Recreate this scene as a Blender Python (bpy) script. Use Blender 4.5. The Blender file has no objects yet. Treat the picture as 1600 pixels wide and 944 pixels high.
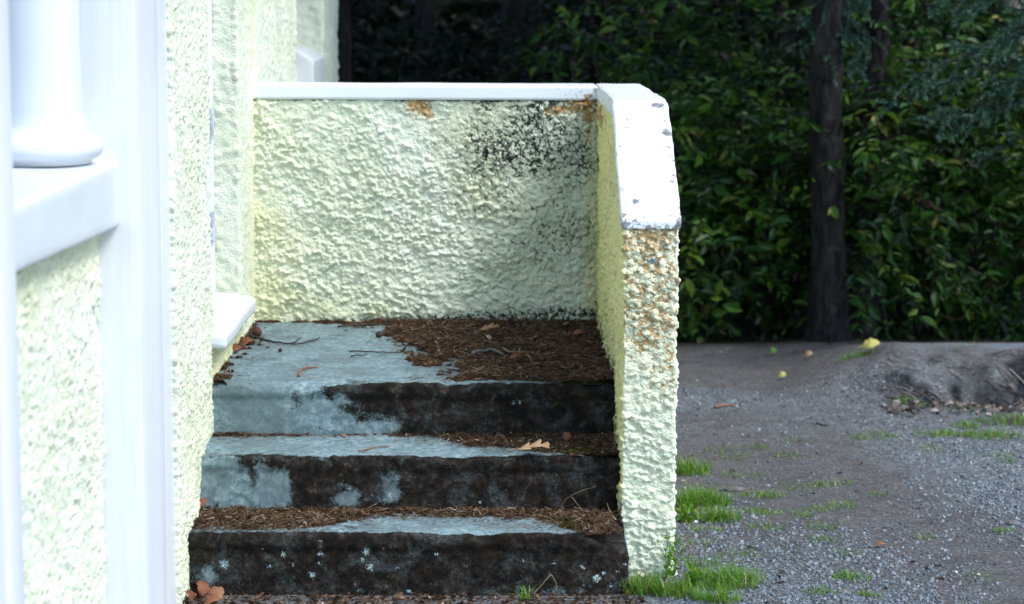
import bpy, math
import numpy as np
from mathutils import Matrix, Vector

S = bpy.context.scene
COL = S.collection
R = math.radians
rng = np.random.default_rng(7)

# ------------------------------------------------------------------ camera
CAM_H = 1.7441
cam_d = bpy.data.cameras.new('camera')
cam = bpy.data.objects.new('camera', cam_d)
COL.objects.link(cam)
cam_d.sensor_width = 36.0
cam_d.lens = 3414.56 / 1600 * 36.0
cam_d.clip_start = 0.05
cam_d.clip_end = 600
cam.matrix_world = (Matrix.Translation((0, 0, CAM_H)) @ Matrix.Rotation(-0.0098, 4, 'Z')
                    @ Matrix.Rotation(math.pi / 2 - 0.1414, 4, 'X') @ Matrix.Rotation(0.005, 4, 'Z'))
cam_d.dof.use_dof = True
cam_d.dof.focus_distance = 6.7
cam_d.dof.aperture_fstop = 3.3
S.camera = cam

# ------------------------------------------------------------------ light
SUN_AZ, SUN_EL = R(120), R(52)
world = bpy.data.worlds.new('World')
S.world = world
world.use_nodes = True
wn = world.node_tree
sky = wn.nodes.new('ShaderNodeTexSky')
sky.sky_type = 'NISHITA'
sky.sun_disc = False
sky.sun_elevation = SUN_EL
sky.sun_rotation = SUN_AZ
sky.air_density = 1.0
sky.dust_density = 0.6
sky.ozone_density = 0.9
wn.links.new(sky.outputs[0], wn.nodes['Background'].inputs[0])
wn.nodes['Background'].inputs[1].default_value = 0.15
sun_d = bpy.data.lights.new('sun', 'SUN')
sun_d.energy = 1.8
sun_d.angle = R(20)
sun_d.color = (1.0, 0.98, 0.95)
sun = bpy.data.objects.new('sun', sun_d)
COL.objects.link(sun)
sv = Vector((math.sin(SUN_AZ) * math.cos(SUN_EL), math.cos(SUN_AZ) * math.cos(SUN_EL), math.sin(SUN_EL)))
sun.rotation_euler = sv.to_track_quat('Z', 'Y').to_euler()
sun.location = (6, -4, 8)
S.view_settings.view_transform = 'Standard'
S.view_settings.look = 'None'
S.view_settings.exposure = 1.12
S.view_settings.gamma = 1.0
S.render.engine = 'CYCLES'
try:
    S.cycles.max_bounces = 5
    S.cycles.transparent_max_bounces = 4
except Exception:
    pass

# ------------------------------------------------------------------ measured layout (metres)
XL, XR, XO = -0.872, 0.391, 0.553          # house face, inner and outer face of the stair wall
D1, D2, D3, DB = 6.176, 6.455, 6.749, 8.008  # step fronts, back wall
Z1, Z2, Z3 = 0.186, 0.356, 0.524
DW, DS, ZS, ZC, CT = 6.398, 6.96, 1.051, 1.404, 0.056
TH = 0.165

# ------------------------------------------------------------------ numpy noise
def _h(ix, iy, iz, s):
    n = (ix.astype(np.int64) * 374761393 + iy.astype(np.int64) * 668265263 + iz.astype(np.int64) * 2147483647 + s * 1274126177) & 0xFFFFFFFF
    n = ((n ^ (n >> 13)) * 1274126177) & 0xFFFFFFFF
    n = ((n ^ (n >> 16)) * 2246822519) & 0xFFFFFFFF
    return ((n ^ (n >> 15)) & 0xFFFFFF) / float(0xFFFFFF)

def vnoise(p, s=0):
    i = np.floor(p).astype(np.int64); f = p - i
    f = f * f * (3 - 2 * f)
    o = 0
    for a in (0, 1):
        for b in (0, 1):
            for c in (0, 1):
                w = (f[:, 0] if a else 1 - f[:, 0]) * (f[:, 1] if b else 1 - f[:, 1]) * (f[:, 2] if c else 1 - f[:, 2])
                o = o + w * _h(i[:, 0] + a, i[:, 1] + b, i[:, 2] + c, s)
    return o

def fbm(p, sc, octv=4, s=0, gain=0.5):
    o = 0; a = 1; t = 0
    q = p * sc
    for k in range(octv):
        o = o + a * vnoise(q, s + k); t += a
        a *= gain; q = q * 2.03 + 11.3
    return o / t

def voro(p, s=0):
    i = np.floor(p).astype(np.int64)
    f1 = np.full(len(p), 9.0); f2 = np.full(len(p), 9.0); cid = np.zeros(len(p))
    for a in (-1, 0, 1):
        for b in (-1, 0, 1):
            for c in (-1, 0, 1):
                x, y, z = i[:, 0] + a, i[:, 1] + b, i[:, 2] + c
                hx = _h(x, y, z, s)
                d = np.sqrt((x + hx - p[:, 0]) ** 2 + (y + _h(x, y, z, s + 91) - p[:, 1]) ** 2 + (z + _h(x, y, z, s + 57) - p[:, 2]) ** 2)
                m = d < f1
                f2 = np.where(m, f1, np.minimum(f2, d))
                cid = np.where(m, hx, cid)
                f1 = np.where(m, d, f1)
    return f1, f2, cid

def ss(x, a, b):
    t = np.clip((x - a) / (b - a), 0, 1)
    return t * t * (3 - 2 * t)

def gauss(x, c, w):
    return np.exp(-((x - c) / w) ** 2)

# ------------------------------------------------------------------ mesh helpers
def link(o, parent=None):
    COL.objects.link(o)
    if parent is not None:
        o.parent = parent
    return o

def tag(o, label=None, cat=None, group=None, kind=None):
    if label: o['label'] = label
    if cat: o['category'] = cat
    if group: o['group'] = group
    if kind: o['kind'] = kind
    return o

def empty(name, loc, label=None, cat=None, group=None):
    o = bpy.data.objects.new(name, None)
    o.location = loc
    o.empty_display_size = 0.1
    COL.objects.link(o)
    tag(o, label, cat, group)
    return o

def mesh(name, V, F, mats, parent=None, smooth=True, attrs=None, mat_idx=None):
    """V (n,3), F (m,k) or list of such arrays."""
    V = np.asarray(V, dtype=np.float32)
    if not isinstance(F, list): F = [F]
    F = [np.asarray(f, dtype=np.int32) for f in F if len(f)]
    me = bpy.data.meshes.new(name)
    me.vertices.add(len(V)); me.vertices.foreach_set('co', V.ravel())
    tot = sum(f.size for f in F); npoly = sum(len(f) for f in F)
    me.loops.add(tot); me.loops.foreach_set('vertex_index', np.concatenate([f.ravel() for f in F]))
    me.polygons.add(npoly)
    ln = np.concatenate([np.full(len(f), f.shape[1], dtype=np.int32) for f in F])
    me.polygons.foreach_set('loop_start', np.concatenate([[0], np.cumsum(ln)[:-1]]).astype(np.int32))
    try:
        me.polygons.foreach_set('loop_total', ln)
    except Exception:
        pass
    if not isinstance(mats, (list, tuple)): mats = [mats]
    for m in mats: me.materials.append(m)
    if mat_idx is not None:
        me.polygons.foreach_set('material_index', np.asarray(mat_idx, dtype=np.int32))
    if attrs:
        for k, a in attrs.items():
            at = me.attributes.new(k, 'FLOAT', 'POINT')
            at.data.foreach_set('value', np.asarray(a, dtype=np.float32))
    me.update(calc_edges=True)
    me.validate()
    me.polygons.foreach_set('use_smooth', np.full(len(me.polygons), bool(smooth)))
    o = bpy.data.objects.new(name, me)
    link(o, None)
    if parent is not None:
        o.parent = parent
        o.matrix_parent_inverse = Matrix.Identity(4)
        o.location = tuple(-c for c in parent.matrix_basis.translation) if parent.type == 'EMPTY' else (0, 0, 0)
    return o

def ring_box(lo, hi, step, rad=0.006, skip=()):
    """rounded grid box -> verts, normals, quads; shared edges are merged. skip: faces like '-z'."""
    lo = np.array(lo, float); hi = np.array(hi, float)
    n = [max(1, int(round((hi[k] - lo[k]) / step[k]))) for k in range(3)]
    ax = []
    for k in range(3):
        a = np.linspace(lo[k], hi[k], n[k] + 1)
        r = min(rad, (hi[k] - lo[k]) * 0.45)
        extra = np.array([lo[k] + r * 0.35, lo[k] + r, hi[k] - r, hi[k] - r * 0.35])
        a = np.unique(np.round(np.concatenate([a, extra]), 5))
        ax.append(a)
    Vs = []; Fs = []; base = 0
    for k in range(3):
        u, v = [(1, 2), (2, 0), (0, 1)][k]
        for sgn in (-1, 1):
            if ('-' if sgn < 0 else '+') + 'xyz'[k] in skip: continue
            A, B = np.meshgrid(ax[u], ax[v], indexing='ij')
            P = np.zeros(A.shape + (3,))
            P[..., u] = A; P[..., v] = B; P[..., k] = lo[k] if sgn < 0 else hi[k]
            na, nb = A.shape
            I = np.arange(na * nb).reshape(na, nb) + base
            q = np.stack([I[:-1, :-1], I[1:, :-1], I[1:, 1:], I[:-1, 1:]], -1).reshape(-1, 4)
            if sgn < 0: q = q[:, ::-1]
            Vs.append(P.reshape(-1, 3)); Fs.append(q); base += na * nb
    V = np.concatenate(Vs); F = np.concatenate(Fs)
    _, fi, inv = np.unique(np.round(V, 5), axis=0, return_index=True, return_inverse=True)
    V = V[fi]; F = inv.ravel()[F]
    r = np.minimum(rad, (hi - lo) * 0.45)
    q = np.clip(V, lo + r, hi - r)
    d = V - q
    L = np.linalg.norm(d / r, axis=1, keepdims=True)
    N = d / np.maximum(np.linalg.norm(d, axis=1, keepdims=True), 1e-9)
    V = q + d / np.maximum(L, 1e-9)
    return V, N, F

def bevel_box(name, lo, hi, mat, parent=None, rad=0.006, amp=0.0, step=0.05, shape=None, attrs=None, **kw):
    V, N, F = ring_box(lo, hi, (step, step, step), rad)
    if amp:
        V = V + N * ((fbm(V, 9, 3, 3) - 0.5) * amp)[:, None]
    if shape: V = shape(V)
    return mesh(name, V, F, mat, parent, attrs=attrs(V) if attrs else None, **kw)

def frame_of(d):
    d = d / np.maximum(np.linalg.norm(d, axis=-1, keepdims=True), 1e-9)
    ref = np.where(np.abs(d[..., 2:3]) > 0.9, np.array([1.0, 0, 0]), np.array([0, 0, 1.0]))
    a = np.cross(d, ref); a /= np.maximum(np.linalg.norm(a, axis=-1, keepdims=True), 1e-9)
    b = np.cross(a, d)
    return d, a, b

def tube(path, rad, sides=8, bark=0.0, seed=0, cap=True):
    path = np.asarray(path, float); rad = np.asarray(rad, float) * np.ones(len(path))
    t = np.gradient(path, axis=0)
    _, a, b = frame_of(t)
    th = np.linspace(0, 2 * np.pi, sides, endpoint=False)
    V = path[:, None] + rad[:, None, None] * (np.cos(th)[None, :, None] * a[:, None] + np.sin(th)[None, :, None] * b[:, None])
    if bark:
        nrm = V - path[:, None]
        nz = fbm(V.reshape(-1, 3) * np.array([1, 1, 0.3]), 26, 3, seed).reshape(V.shape[:2])
        V = V + nrm * ((nz - 0.5) * bark)[..., None]
    n = len(path)
    I = np.arange(n * sides).reshape(n, sides)
    J = np.roll(I, -1, axis=1)
    F = np.stack([I[:-1], J[:-1], J[1:], I[1:]], -1).reshape(-1, 4)
    V = V.reshape(-1, 3)
    out = [F]
    if cap:
        V = np.concatenate([V, path[:1], path[-1:]])
        c0, c1 = n * sides, n * sides + 1
        T0 = np.stack([J[0], I[0], np.full(sides, c0)], -1); T1 = np.stack([I[-1], J[-1], np.full(sides, c1)], -1)
        out.append(np.concatenate([T0, T1]))
    return V, out

class Acc:
    """collects pieces into one mesh"""
    def __init__(self): self.V = []; self.F = {}; self.n = 0; self.A = []
    def add(self, V, F, a=0.0):
        if not isinstance(F, list): F = [F]
        for f in F:
            self.F.setdefault(f.shape[1], []).append(f + self.n)
        self.V.append(V); self.n += len(V)
        self.A.append(np.full(len(V), a) if np.isscalar(a) else a)
    def build(self, name, mat, parent=None, smooth=True, attr='rnd'):
        V = np.concatenate(self.V); F = [np.concatenate(v) for v in self.F.values()]
        return mesh(name, V, F, mat, parent, smooth, {attr: np.concatenate(self.A)})

def scatter(tv, tf, pos, X, Y, Z, scl, rnd, bend=None):
    """copies of template tv/tf with local axes X,Y,Z (n,3) and scale scl (n,) or (n,3)"""
    n = len(pos); k = len(tv)
    scl = np.asarray(scl, float)
    if scl.ndim == 1: scl = np.repeat(scl[:, None], 3, 1)
    L = tv[None] * scl[:, None, :]
    V = pos[:, None] + L[..., 0:1] * X[:, None] + L[..., 1:2] * Y[:, None] + L[..., 2:3] * Z[:, None]
    F = (tf[None] + (np.arange(n) * k)[:, None, None]).reshape(-1, tf.shape[1])
    return V.reshape(-1, 3), F, np.repeat(rnd, k)

def rand_dirs(n, r=rng):
    v = r.normal(size=(n, 3))
    return v / np.linalg.norm(v, axis=1, keepdims=True)

# ------------------------------------------------------------------ materials
class NT:
    def __init__(self, name):
        self.m = bpy.data.materials.new(name); self.m.use_nodes = True
        self.t = self.m.node_tree; self.b = self.t.nodes['Principled BSDF']
        self.out = self.t.nodes['Material Output']
    def n(self, typ, **kw):
        x = self.t.nodes.new(typ)
        for k, v in kw.items(): setattr(x, k, v)
        return x
    def l(self, a, b): self.t.links.new(a, b)
    def coord(self):
        return self.n('ShaderNodeNewGeometry').outputs['Position']
    def noise(self, scale, detail=4, rough=0.55, vec=None, dist=0.0):
        x = self.n('ShaderNodeTexNoise'); x.inputs['Scale'].default_value = scale
        x.inputs['Detail'].default_value = detail; x.inputs['Roughness'].default_value = rough
        x.inputs['Distortion'].default_value = dist
        self.l(vec if vec is not None else self.coord(), x.inputs['Vector'])
        return x.outputs[0]
    def cn(self, *a, **k):
        x = self.n('ShaderNodeMapRange'); self.l(self.noise(*a, **k), x.inputs[0])
        x.inputs[1].default_value = 0.22; x.inputs[2].default_value = 0.78
        return x.outputs[0]
    def vor(self, scale, feat='F1', vec=None, out=0):
        x = self.n('ShaderNodeTexVoronoi', feature=feat); x.inputs['Scale'].default_value = scale
        self.l(vec if vec is not None else self.coord(), x.inputs['Vector'])
        return x.outputs[out]
    def math(self, op, a, b=None, c=None, clamp=False):
        x = self.n('ShaderNodeMath', operation=op, use_clamp=clamp)
        for i, v in enumerate((a, b, c)):
            if v is None: continue
            if isinstance(v, (int, float)): x.inputs[i].default_value = v
            else: self.l(v, x.inputs[i])
        return x.outputs[0]
    def step(self, v, a, b):
        x = self.n('ShaderNodeMapRange', interpolation_type='SMOOTHSTEP')
        self.l(v, x.inputs[0]); x.inputs[1].default_value = a; x.inputs[2].default_value = b
        return x.outputs[0]
    def attr(self, name):
        x = self.n('ShaderNodeAttribute', attribute_name=name)
        return x.outputs['Fac']
    def ramp(self, v, stops, interp='LINEAR'):
        x = self.n('ShaderNodeValToRGB'); x.color_ramp.interpolation = interp
        e = x.color_ramp.elements
        while len(e) < len(stops): e.new(0.5)
        for i, (p, c) in enumerate(stops):
            e[i].position = p; e[i].color = (*c, 1)
        self.l(v, x.inputs[0])
        return x.outputs[0]
    def mix(self, f, a, b, blend='MIX'):
        x = self.n('ShaderNodeMix', data_type='RGBA', blend_type=blend)
        if isinstance(f, (int, float)): x.inputs[0].default_value = f
        else: self.l(f, x.inputs[0])
        for s, v in ((6, a), (7, b)):
            if isinstance(v, tuple): x.inputs[s].default_value = (*v, 1)
            else: self.l(v, x.inputs[s])
        return x.outputs[2]
    def bump(self, h, strength=0.3, dist=0.01):
        x = self.n('ShaderNodeBump'); x.inputs['Strength'].default_value = strength; x.inputs['Distance'].default_value = dist
        self.l(h, x.inputs['Height']); self.l(x.outputs[0], self.b.inputs['Normal'])
    def done(self, col, rough=0.8, spec=0.3):
        if isinstance(col, tuple): self.b.inputs['Base Color'].default_value = (*col, 1)
        else: self.l(col, self.b.inputs['Base Color'])
        if isinstance(rough, (int, float)): self.b.inputs['Roughness'].default_value = rough
        else: self.l(rough, self.b.inputs['Roughness'])
        self.b.inputs['Specular IOR Level'].default_value = spec
        return self.m

def mat_stucco():
    t = NT('painted_roughcast')
    n1 = t.cn(3.0, 5); n2 = t.noise(60, 3)
    col = t.ramp(n1, [(0.3, (0.66, 0.71, 0.525)), (0.7, (0.74, 0.79, 0.63))])
    col = t.mix(t.math('MULTIPLY', t.attr('algae_bounce'), t.math('ADD', 0.45, n2)), col, (0.70, 0.655, 0.27))  # algae yellow, also standing in for light bounced onto the inner stair face
    cre = t.attr('crev')
    # black mould sitting in the stained patches, thickest between the pebbles
    mo = t.attr('mould')
    mv = t.n('ShaderNodeMapping'); mv.inputs['Scale'].default_value = (16, 16, 3.5); t.l(t.coord(), mv.inputs[0])
    veil = t.math('MULTIPLY', t.step(t.math('MULTIPLY_ADD', t.cn(1.0, 6, 0.7, mv.outputs[0]), 0.8, mo), 0.55, 1.5), 0.40)
    veil = t.math('MULTIPLY', veil, t.step(mo, 0.02, 0.35))
    col = t.mix(veil, col, (0.24, 0.28, 0.22))
    k = t.math('MULTIPLY_ADD', t.math('SUBTRACT', t.noise(64, 6, 0.8), 0.5), 1.5, t.math('MULTIPLY', cre, 0.8))
    m = t.math('MULTIPLY_ADD', mo, 0.64, t.math('SUBTRACT', k, 1.12))
    m = t.math('MULTIPLY', t.step(m, -0.14, 0.22), t.step(mo, 0.02, 0.2))
    mc = t.ramp(t.cn(25, 3), [(0.35, (0.010, 0.013, 0.011)), (0.75, (0.06, 0.07, 0.06))])
    col = t.mix(m, col, mc)
    li = t.math('MULTIPLY_ADD', t.noise(48, 5, 0.65), 1.0, t.math('MULTIPLY_ADD', cre, 0.55, t.attr('lichen')))
    li = t.math('MULTIPLY', t.step(li, 1.02, 1.22), t.step(t.attr('lichen'), 0.02, 0.15))
    lc = t.ramp(t.cn(70, 2), [(0.3, (0.26, 0.125, 0.035)), (0.7, (0.52, 0.33, 0.115))])
    col = t.mix(t.math('MULTIPLY', li, 0.85), col, lc)
    col = t.mix(t.step(t.math('MULTIPLY_ADD', t.math('SUBTRACT', t.noise(120, 4, .7), .5), 1.6, t.attr('blue')), 0.5, 0.8), col, (0.20, 0.30, 0.33))
    t.bump(t.math('MULTIPLY_ADD', t.vor(150), 0.8, t.noise(130, 5, 0.75)), 0.55, 0.006)
    return t.done(col, 0.7, 0.25)

def mat_white(name='white_gloss_paint', worn=True, tint=(0.77, 0.81, 0.82)):
    t = NT(name)
    col = t.ramp(t.noise(2.5, 4), [(0.3, tuple(c * 0.95 for c in tint)), (0.7, tint)])
    if worn:
        w = t.math('MULTIPLY_ADD', t.attr('wear'), 0.55, t.noise(45, 5, 0.7))
        w = t.step(w, 0.80, 0.86)
        col = t.mix(w, col, t.ramp(t.noise(60, 3), [(0.3, (0.10, 0.11, 0.12)), (0.7, (0.34, 0.34, 0.34))]))
        fl = t.step(t.vor(75), 0.13, 0.10)
        fl = t.math('MULTIPLY', fl, t.step(t.math('MULTIPLY_ADD', t.attr('wear'), 0.3, t.noise(12, 3)), 0.52, 0.62))
        col = t.mix(fl, col, (0.16, 0.17, 0.20))
        li = t.step(t.math('MULTIPLY_ADD', t.noise(60, 4, 0.6), 0.9, t.attr('lichen')), 0.98, 1.12)
        col = t.mix(li, col, t.ramp(t.noise(80, 2), [(0.3, (0.16, 0.06, 0.015)), (0.7, (0.48, 0.24, 0.06))]))
        t.bump(t.noise(90, 4), 0.12, 0.004)
    else:
        g = t.step(t.noise(6, 6, 0.75), 0.60, 0.80)
        col = t.mix(t.math('MULTIPLY', g, 0.18), col, (0.45, 0.42, 0.36))
        mp = t.n('ShaderNodeMapping'); mp.inputs['Scale'].default_value = (90, 90, 8); t.l(t.coord(), mp.inputs[0])
        t.bump(t.noise(1.0, 4, 0.6, mp.outputs[0]), 0.12, 0.002)
    return t.done(col, 0.42, 0.4)

def mat_timber():
    t = NT('white_painted_timber')
    mp = t.n('ShaderNodeMapping'); mp.inputs['Scale'].default_value = (60, 60, 2.2)
    t.l(t.coord(), mp.inputs[0])
    s = t.noise(1.0, 4, 0.6, mp.outputs[0])
    col = t.ramp(s, [(0.3, (0.66, 0.69, 0.72)), (0.62, (0.73, 0.75, 0.78))])
    t.bump(s, 0.06, 0.003)
    return t.done(col, 0.4, 0.4)

def mat_concrete():
    t = NT('weathered_concrete')
    n1 = t.noise(5, 5, 0.6); n2 = t.cn(55, 6, 0.7); n3 = t.noise(140, 3)
    col = t.ramp(n2, [(0.22, (0.075, 0.140, 0.158)), (0.5, (0.165, 0.235, 0.252)), (0.78, (0.27, 0.352, 0.368))])
    mp = t.n('ShaderNodeMapping'); mp.inputs['Scale'].default_value = (9, 26, 16)
    t.l(t.coord(), mp.inputs[0])
    tr = t.cn(1.0, 6, 0.7, mp.outputs[0], 1.2)
    col = t.mix(t.math('MULTIPLY', t.step(tr, 0.45, 0.85), 0.6), col, (0.10, 0.150, 0.175))
    col = t.mix(t.math('MULTIPLY', t.step(n1, 0.42, 0.66), 0.8), col, (0.115, 0.150, 0.158))
    # hairline trowel marks
    # dark algae and moss crust
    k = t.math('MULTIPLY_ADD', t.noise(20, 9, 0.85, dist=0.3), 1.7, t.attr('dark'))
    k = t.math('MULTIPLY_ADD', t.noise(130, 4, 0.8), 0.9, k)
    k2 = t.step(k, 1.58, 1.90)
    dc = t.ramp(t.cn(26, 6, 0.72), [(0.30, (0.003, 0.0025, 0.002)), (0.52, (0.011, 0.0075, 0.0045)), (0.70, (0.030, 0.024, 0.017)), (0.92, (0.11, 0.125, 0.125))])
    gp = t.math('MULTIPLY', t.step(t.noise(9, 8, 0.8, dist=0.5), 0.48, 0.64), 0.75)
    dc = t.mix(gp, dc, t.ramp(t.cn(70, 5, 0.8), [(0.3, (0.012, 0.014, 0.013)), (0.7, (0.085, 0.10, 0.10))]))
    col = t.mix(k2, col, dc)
    ms = t.step(t.math('MULTIPLY_ADD', t.noise(35, 5, 0.7), 0.9, t.attr('moss')), 0.95, 1.15)
    col = t.mix(ms, col, t.ramp(t.noise(110, 3), [(0.3, (0.016, 0.018, 0.005)), (0.7, (0.06, 0.058, 0.012))]))
    rs = t.step(t.math('MULTIPLY_ADD', t.noise(40, 4, 0.65), 0.9, t.attr('rust')), 1.0, 1.2)
    col = t.mix(rs, col, (0.16, 0.055, 0.02))
    sp = t.math('MULTIPLY_ADD', t.math('SUBTRACT', t.noise(190, 4, 0.7), 0.5), 2.6, t.attr('spot'))
    col = t.mix(t.math('MULTIPLY', t.step(sp, 0.55, 0.9), t.step(t.attr('spot'), 0.05, 0.3)), col, t.ramp(t.noise(18, 1), [(0.4, (0.36, 0.46, 0.60)), (0.62, (0.38, 0.50, 0.46))]))
    fl = t.step(t.vor(120), 0.10, 0.07)
    fl = t.math('MULTIPLY', fl, t.step(t.noise(9, 3), 0.52, 0.6))
    col = t.mix(fl, col, (0.42, 0.44, 0.44))
    h = t.math('MULTIPLY_ADD', k2, t.math('MULTIPLY', t.noise(70, 5, 0.7), 1.6), t.math('MULTIPLY', n3, 0.35))
    t.bump(h, 0.55, 0.006)
    return t.done(col, 0.85, 0.2)

def mat_ground():
    t = NT('gravel_and_dirt')
    f1 = t.vor(95); cid = t.vor(95, out=1)
    n1 = t.noise(1.3, 5, 0.6); n2 = t.cn(70, 6, 0.78)
    sep = t.n('ShaderNodeSeparateColor'); t.l(cid, sep.inputs[0])
    grav = t.ramp(sep.outputs[0], [(0.0, (0.085, 0.095, 0.108)), (0.5, (0.158, 0.178, 0.192)), (0.86, (0.26, 0.285, 0.30)), (1.0, (0.44, 0.45, 0.44))])
    grav = t.mix(t.step(f1, 0.55, 0.85), grav, (0.06, 0.06, 0.062))
    dirt = t.ramp(n2, [(0.2, (0.052, 0.049, 0.046)), (0.5, (0.098, 0.094, 0.091)), (0.8, (0.20, 0.202, 0.204))])
    f = t.math('MULTIPLY_ADD', t.noise(14, 5, .7), 0.45, t.attr('gravel'))
    col = t.mix(t.math('MULTIPLY', t.step(f, 0.55, 1.0), 0.8), dirt, grav)
    col = t.mix(t.math('MULTIPLY', t.step(t.noise(6, 7, 0.75), 0.44, 0.62), 0.5), col, t.mix(1.0, col, (0.52, 0.5, 0.5), 'MULTIPLY'))
    col = t.mix(t.attr('bank'), col, t.ramp(t.cn(24, 6, 0.75), [(0.35, (0.004, 0.005, 0.006)), (0.6, (0.018, 0.02, 0.023)), (0.8, (0.10, 0.11, 0.125))]))
    col = t.mix(t.attr('pale'), col, (0.20, 0.225, 0.255))
    col = t.mix(t.attr('humus'), col, t.ramp(n2, [(0.3, (0.004, 0.0035, 0.0025)), (0.7, (0.018, 0.014, 0.008))]))
    h = t.math('MULTIPLY_ADD', t.math('SUBTRACT', 1.0, f1), 0.7, t.noise(160, 4, 0.7))
    t.bump(h, 0.7, 0.008)
    return t.done(col, 0.9, 0.2)

def mat_rnd(name, stops, rough=0.7, spec=0.25, nscale=60, namp=0.0, transl=0.0, tcol=None):
    t = NT(name)
    v = t.attr('rnd')
    if namp: v = t.math('MULTIPLY_ADD', t.math('SUBTRACT', t.noise(nscale, 3), 0.5), namp, v)
    col = t.ramp(v, stops)
    t.done(col, rough, spec)
    if transl:
        tr = t.n('ShaderNodeBsdfTranslucent'); t.l(t.mix(1.0, col, tcol or (1.2, 1.3, 0.6), 'MULTIPLY'), tr.inputs[0])
        mx = t.n('ShaderNodeMixShader'); mx.inputs[0].default_value = transl
        t.l(t.b.outputs[0], mx.inputs[1]); t.l(tr.outputs[0], mx.inputs[2]); t.l(mx.outputs[0], t.out.inputs[0])
    return t.m

def mat_bark(name, a, b):
    t = NT(name)
    mp = t.n('ShaderNodeMapping'); mp.inputs['Scale'].default_value = (30, 30, 7)
    t.l(t.coord(), mp.inputs[0])
    n = t.cn(1.0, 5, 0.65, mp.outputs[0], 0.6)
    col = t.ramp(n, [(0.3, a), (0.7, b)])
    col = t.mix(t.step(t.noise(9, 4), 0.58, 0.7), col, (0.035, 0.042, 0.038))
    t.bump(n, 0.8, 0.02)
    return t.done(col, 0.9, 0.15)

def mat_plain(name, col, rough=0.6, spec=0.3):
    t = NT(name)
    c = t.ramp(t.cn(45, 4), [(0.3, tuple(x * 0.65 for x in col)), (0.7, col)])
    return t.done(c, rough, spec)

M = dict(
    stucco=mat_stucco(), white=mat_white(), cleanwhite=mat_white('clean_white_paint', False, (0.63, 0.66, 0.68)),
    timber=mat_timber(), concrete=mat_concrete(), ground=mat_ground(),
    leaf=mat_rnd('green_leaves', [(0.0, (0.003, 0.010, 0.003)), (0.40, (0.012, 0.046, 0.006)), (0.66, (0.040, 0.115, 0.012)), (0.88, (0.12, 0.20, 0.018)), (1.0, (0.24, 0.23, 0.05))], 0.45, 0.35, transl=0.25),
    darkleaf=mat_rnd('shaded_leaves', [(0.0, (0.002, 0.006, 0.002)), (0.7, (0.006, 0.017, 0.005)), (1.0, (0.025, 0.05, 0.010))], 0.5, 0.3, transl=0.15),  # leaf green darkened to carry the shade inside the wood
    needle=mat_rnd('conifer_needles', [(0.0, (0.012, 0.034, 0.026)), (0.6, (0.040, 0.095, 0.062)), (1.0, (0.115, 0.20, 0.14))], 0.6, 0.2),
    grass=mat_rnd('grass_blades', [(0.0, (0.05, 0.13, 0.012)), (0.6, (0.12, 0.27, 0.022)), (0.9, (0.19, 0.27, 0.04)), (1.0, (0.36, 0.31, 0.13))], 0.5, 0.3, transl=0.3),
    litter=mat_rnd('leaf_litter', [(0.0, (0.012, 0.007, 0.004)), (0.35, (0.038, 0.021, 0.011)), (0.62, (0.098, 0.053, 0.027)), (0.86, (0.20, 0.135, 0.08)), (1.0, (0.46, 0.39, 0.30))], 0.85, 0.15, 90, 0.35),
    mossy=mat_rnd('olive_moss', [(0.0, (0.016, 0.014, 0.005)), (0.5, (0.042, 0.040, 0.010)), (1.0, (0.10, 0.095, 0.02))], 0.95, 0.1, 80, 0.5),
    dryleaf=mat_rnd('dry_leaves', [(0.0, (0.10, 0.035, 0.018)), (0.35, (0.22, 0.085, 0.045)), (0.7, (0.34, 0.20, 0.10)), (1.0, (0.46, 0.36, 0.22))], 0.6, 0.3, 50, 0.3, transl=0.15),
    greyleaf=mat_rnd('grey_dead_leaves', [(0.0, (0.03, 0.024, 0.02)), (0.6, (0.15, 0.115, 0.095)), (1.0, (0.36, 0.32, 0.29))], 0.7, 0.2, 50, 0.3),
    gravel=mat_rnd('blue_grey_gravel', [(0.0, (0.06, 0.068, 0.078)), (0.5, (0.148, 0.172, 0.19)), (0.88, (0.26, 0.292, 0.315)), (1.0, (0.50, 0.51, 0.50))], 0.8, 0.3, 120, 0.2),
    twig=mat_plain('dark_twig', (0.05, 0.045, 0.04), 0.8, 0.2), palestick=mat_plain('pale_dry_stem', (0.30, 0.22, 0.12), 0.7, 0.2),
    redstick=mat_plain('reddish_bark', (0.26, 0.13, 0.075), 0.7, 0.2), cone=mat_plain('brown_cone', (0.11, 0.045, 0.035), 0.75, 0.2),
    slate=mat_plain('grey_stone', (0.15, 0.14, 0.145), 0.7, 0.3), yellowleaf=mat_plain('yellow_leaf', (0.42, 0.38, 0.10), 0.6, 0.3),
    greenleaf=mat_plain('fresh_green_leaf', (0.12, 0.24, 0.05), 0.5, 0.3),
    bark=mat_bark('tree_bark', (0.006, 0.006, 0.006), (0.030, 0.029, 0.027)), redbark=mat_bark('brown_bark', (0.03, 0.018, 0.012), (0.12, 0.07, 0.045)),
    palebark=mat_bark('pale_bark', (0.10, 0.085, 0.075), (0.32, 0.28, 0.25)),
    metal=mat_plain('white_painted_metal', (0.62, 0.66, 0.76), 0.35, 0.5),
)
_g = NT('window_glass'); _g.b.inputs['Base Color'].default_value = (0.02, 0.025, 0.03, 1); _g.b.inputs['Roughness'].default_value = 0.05
M['glass'] = _g.m
_d = mat_plain('plain_house_render', (0.70, 0.71, 0.55), 0.8, 0.2)
M['plain'] = _d

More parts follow.
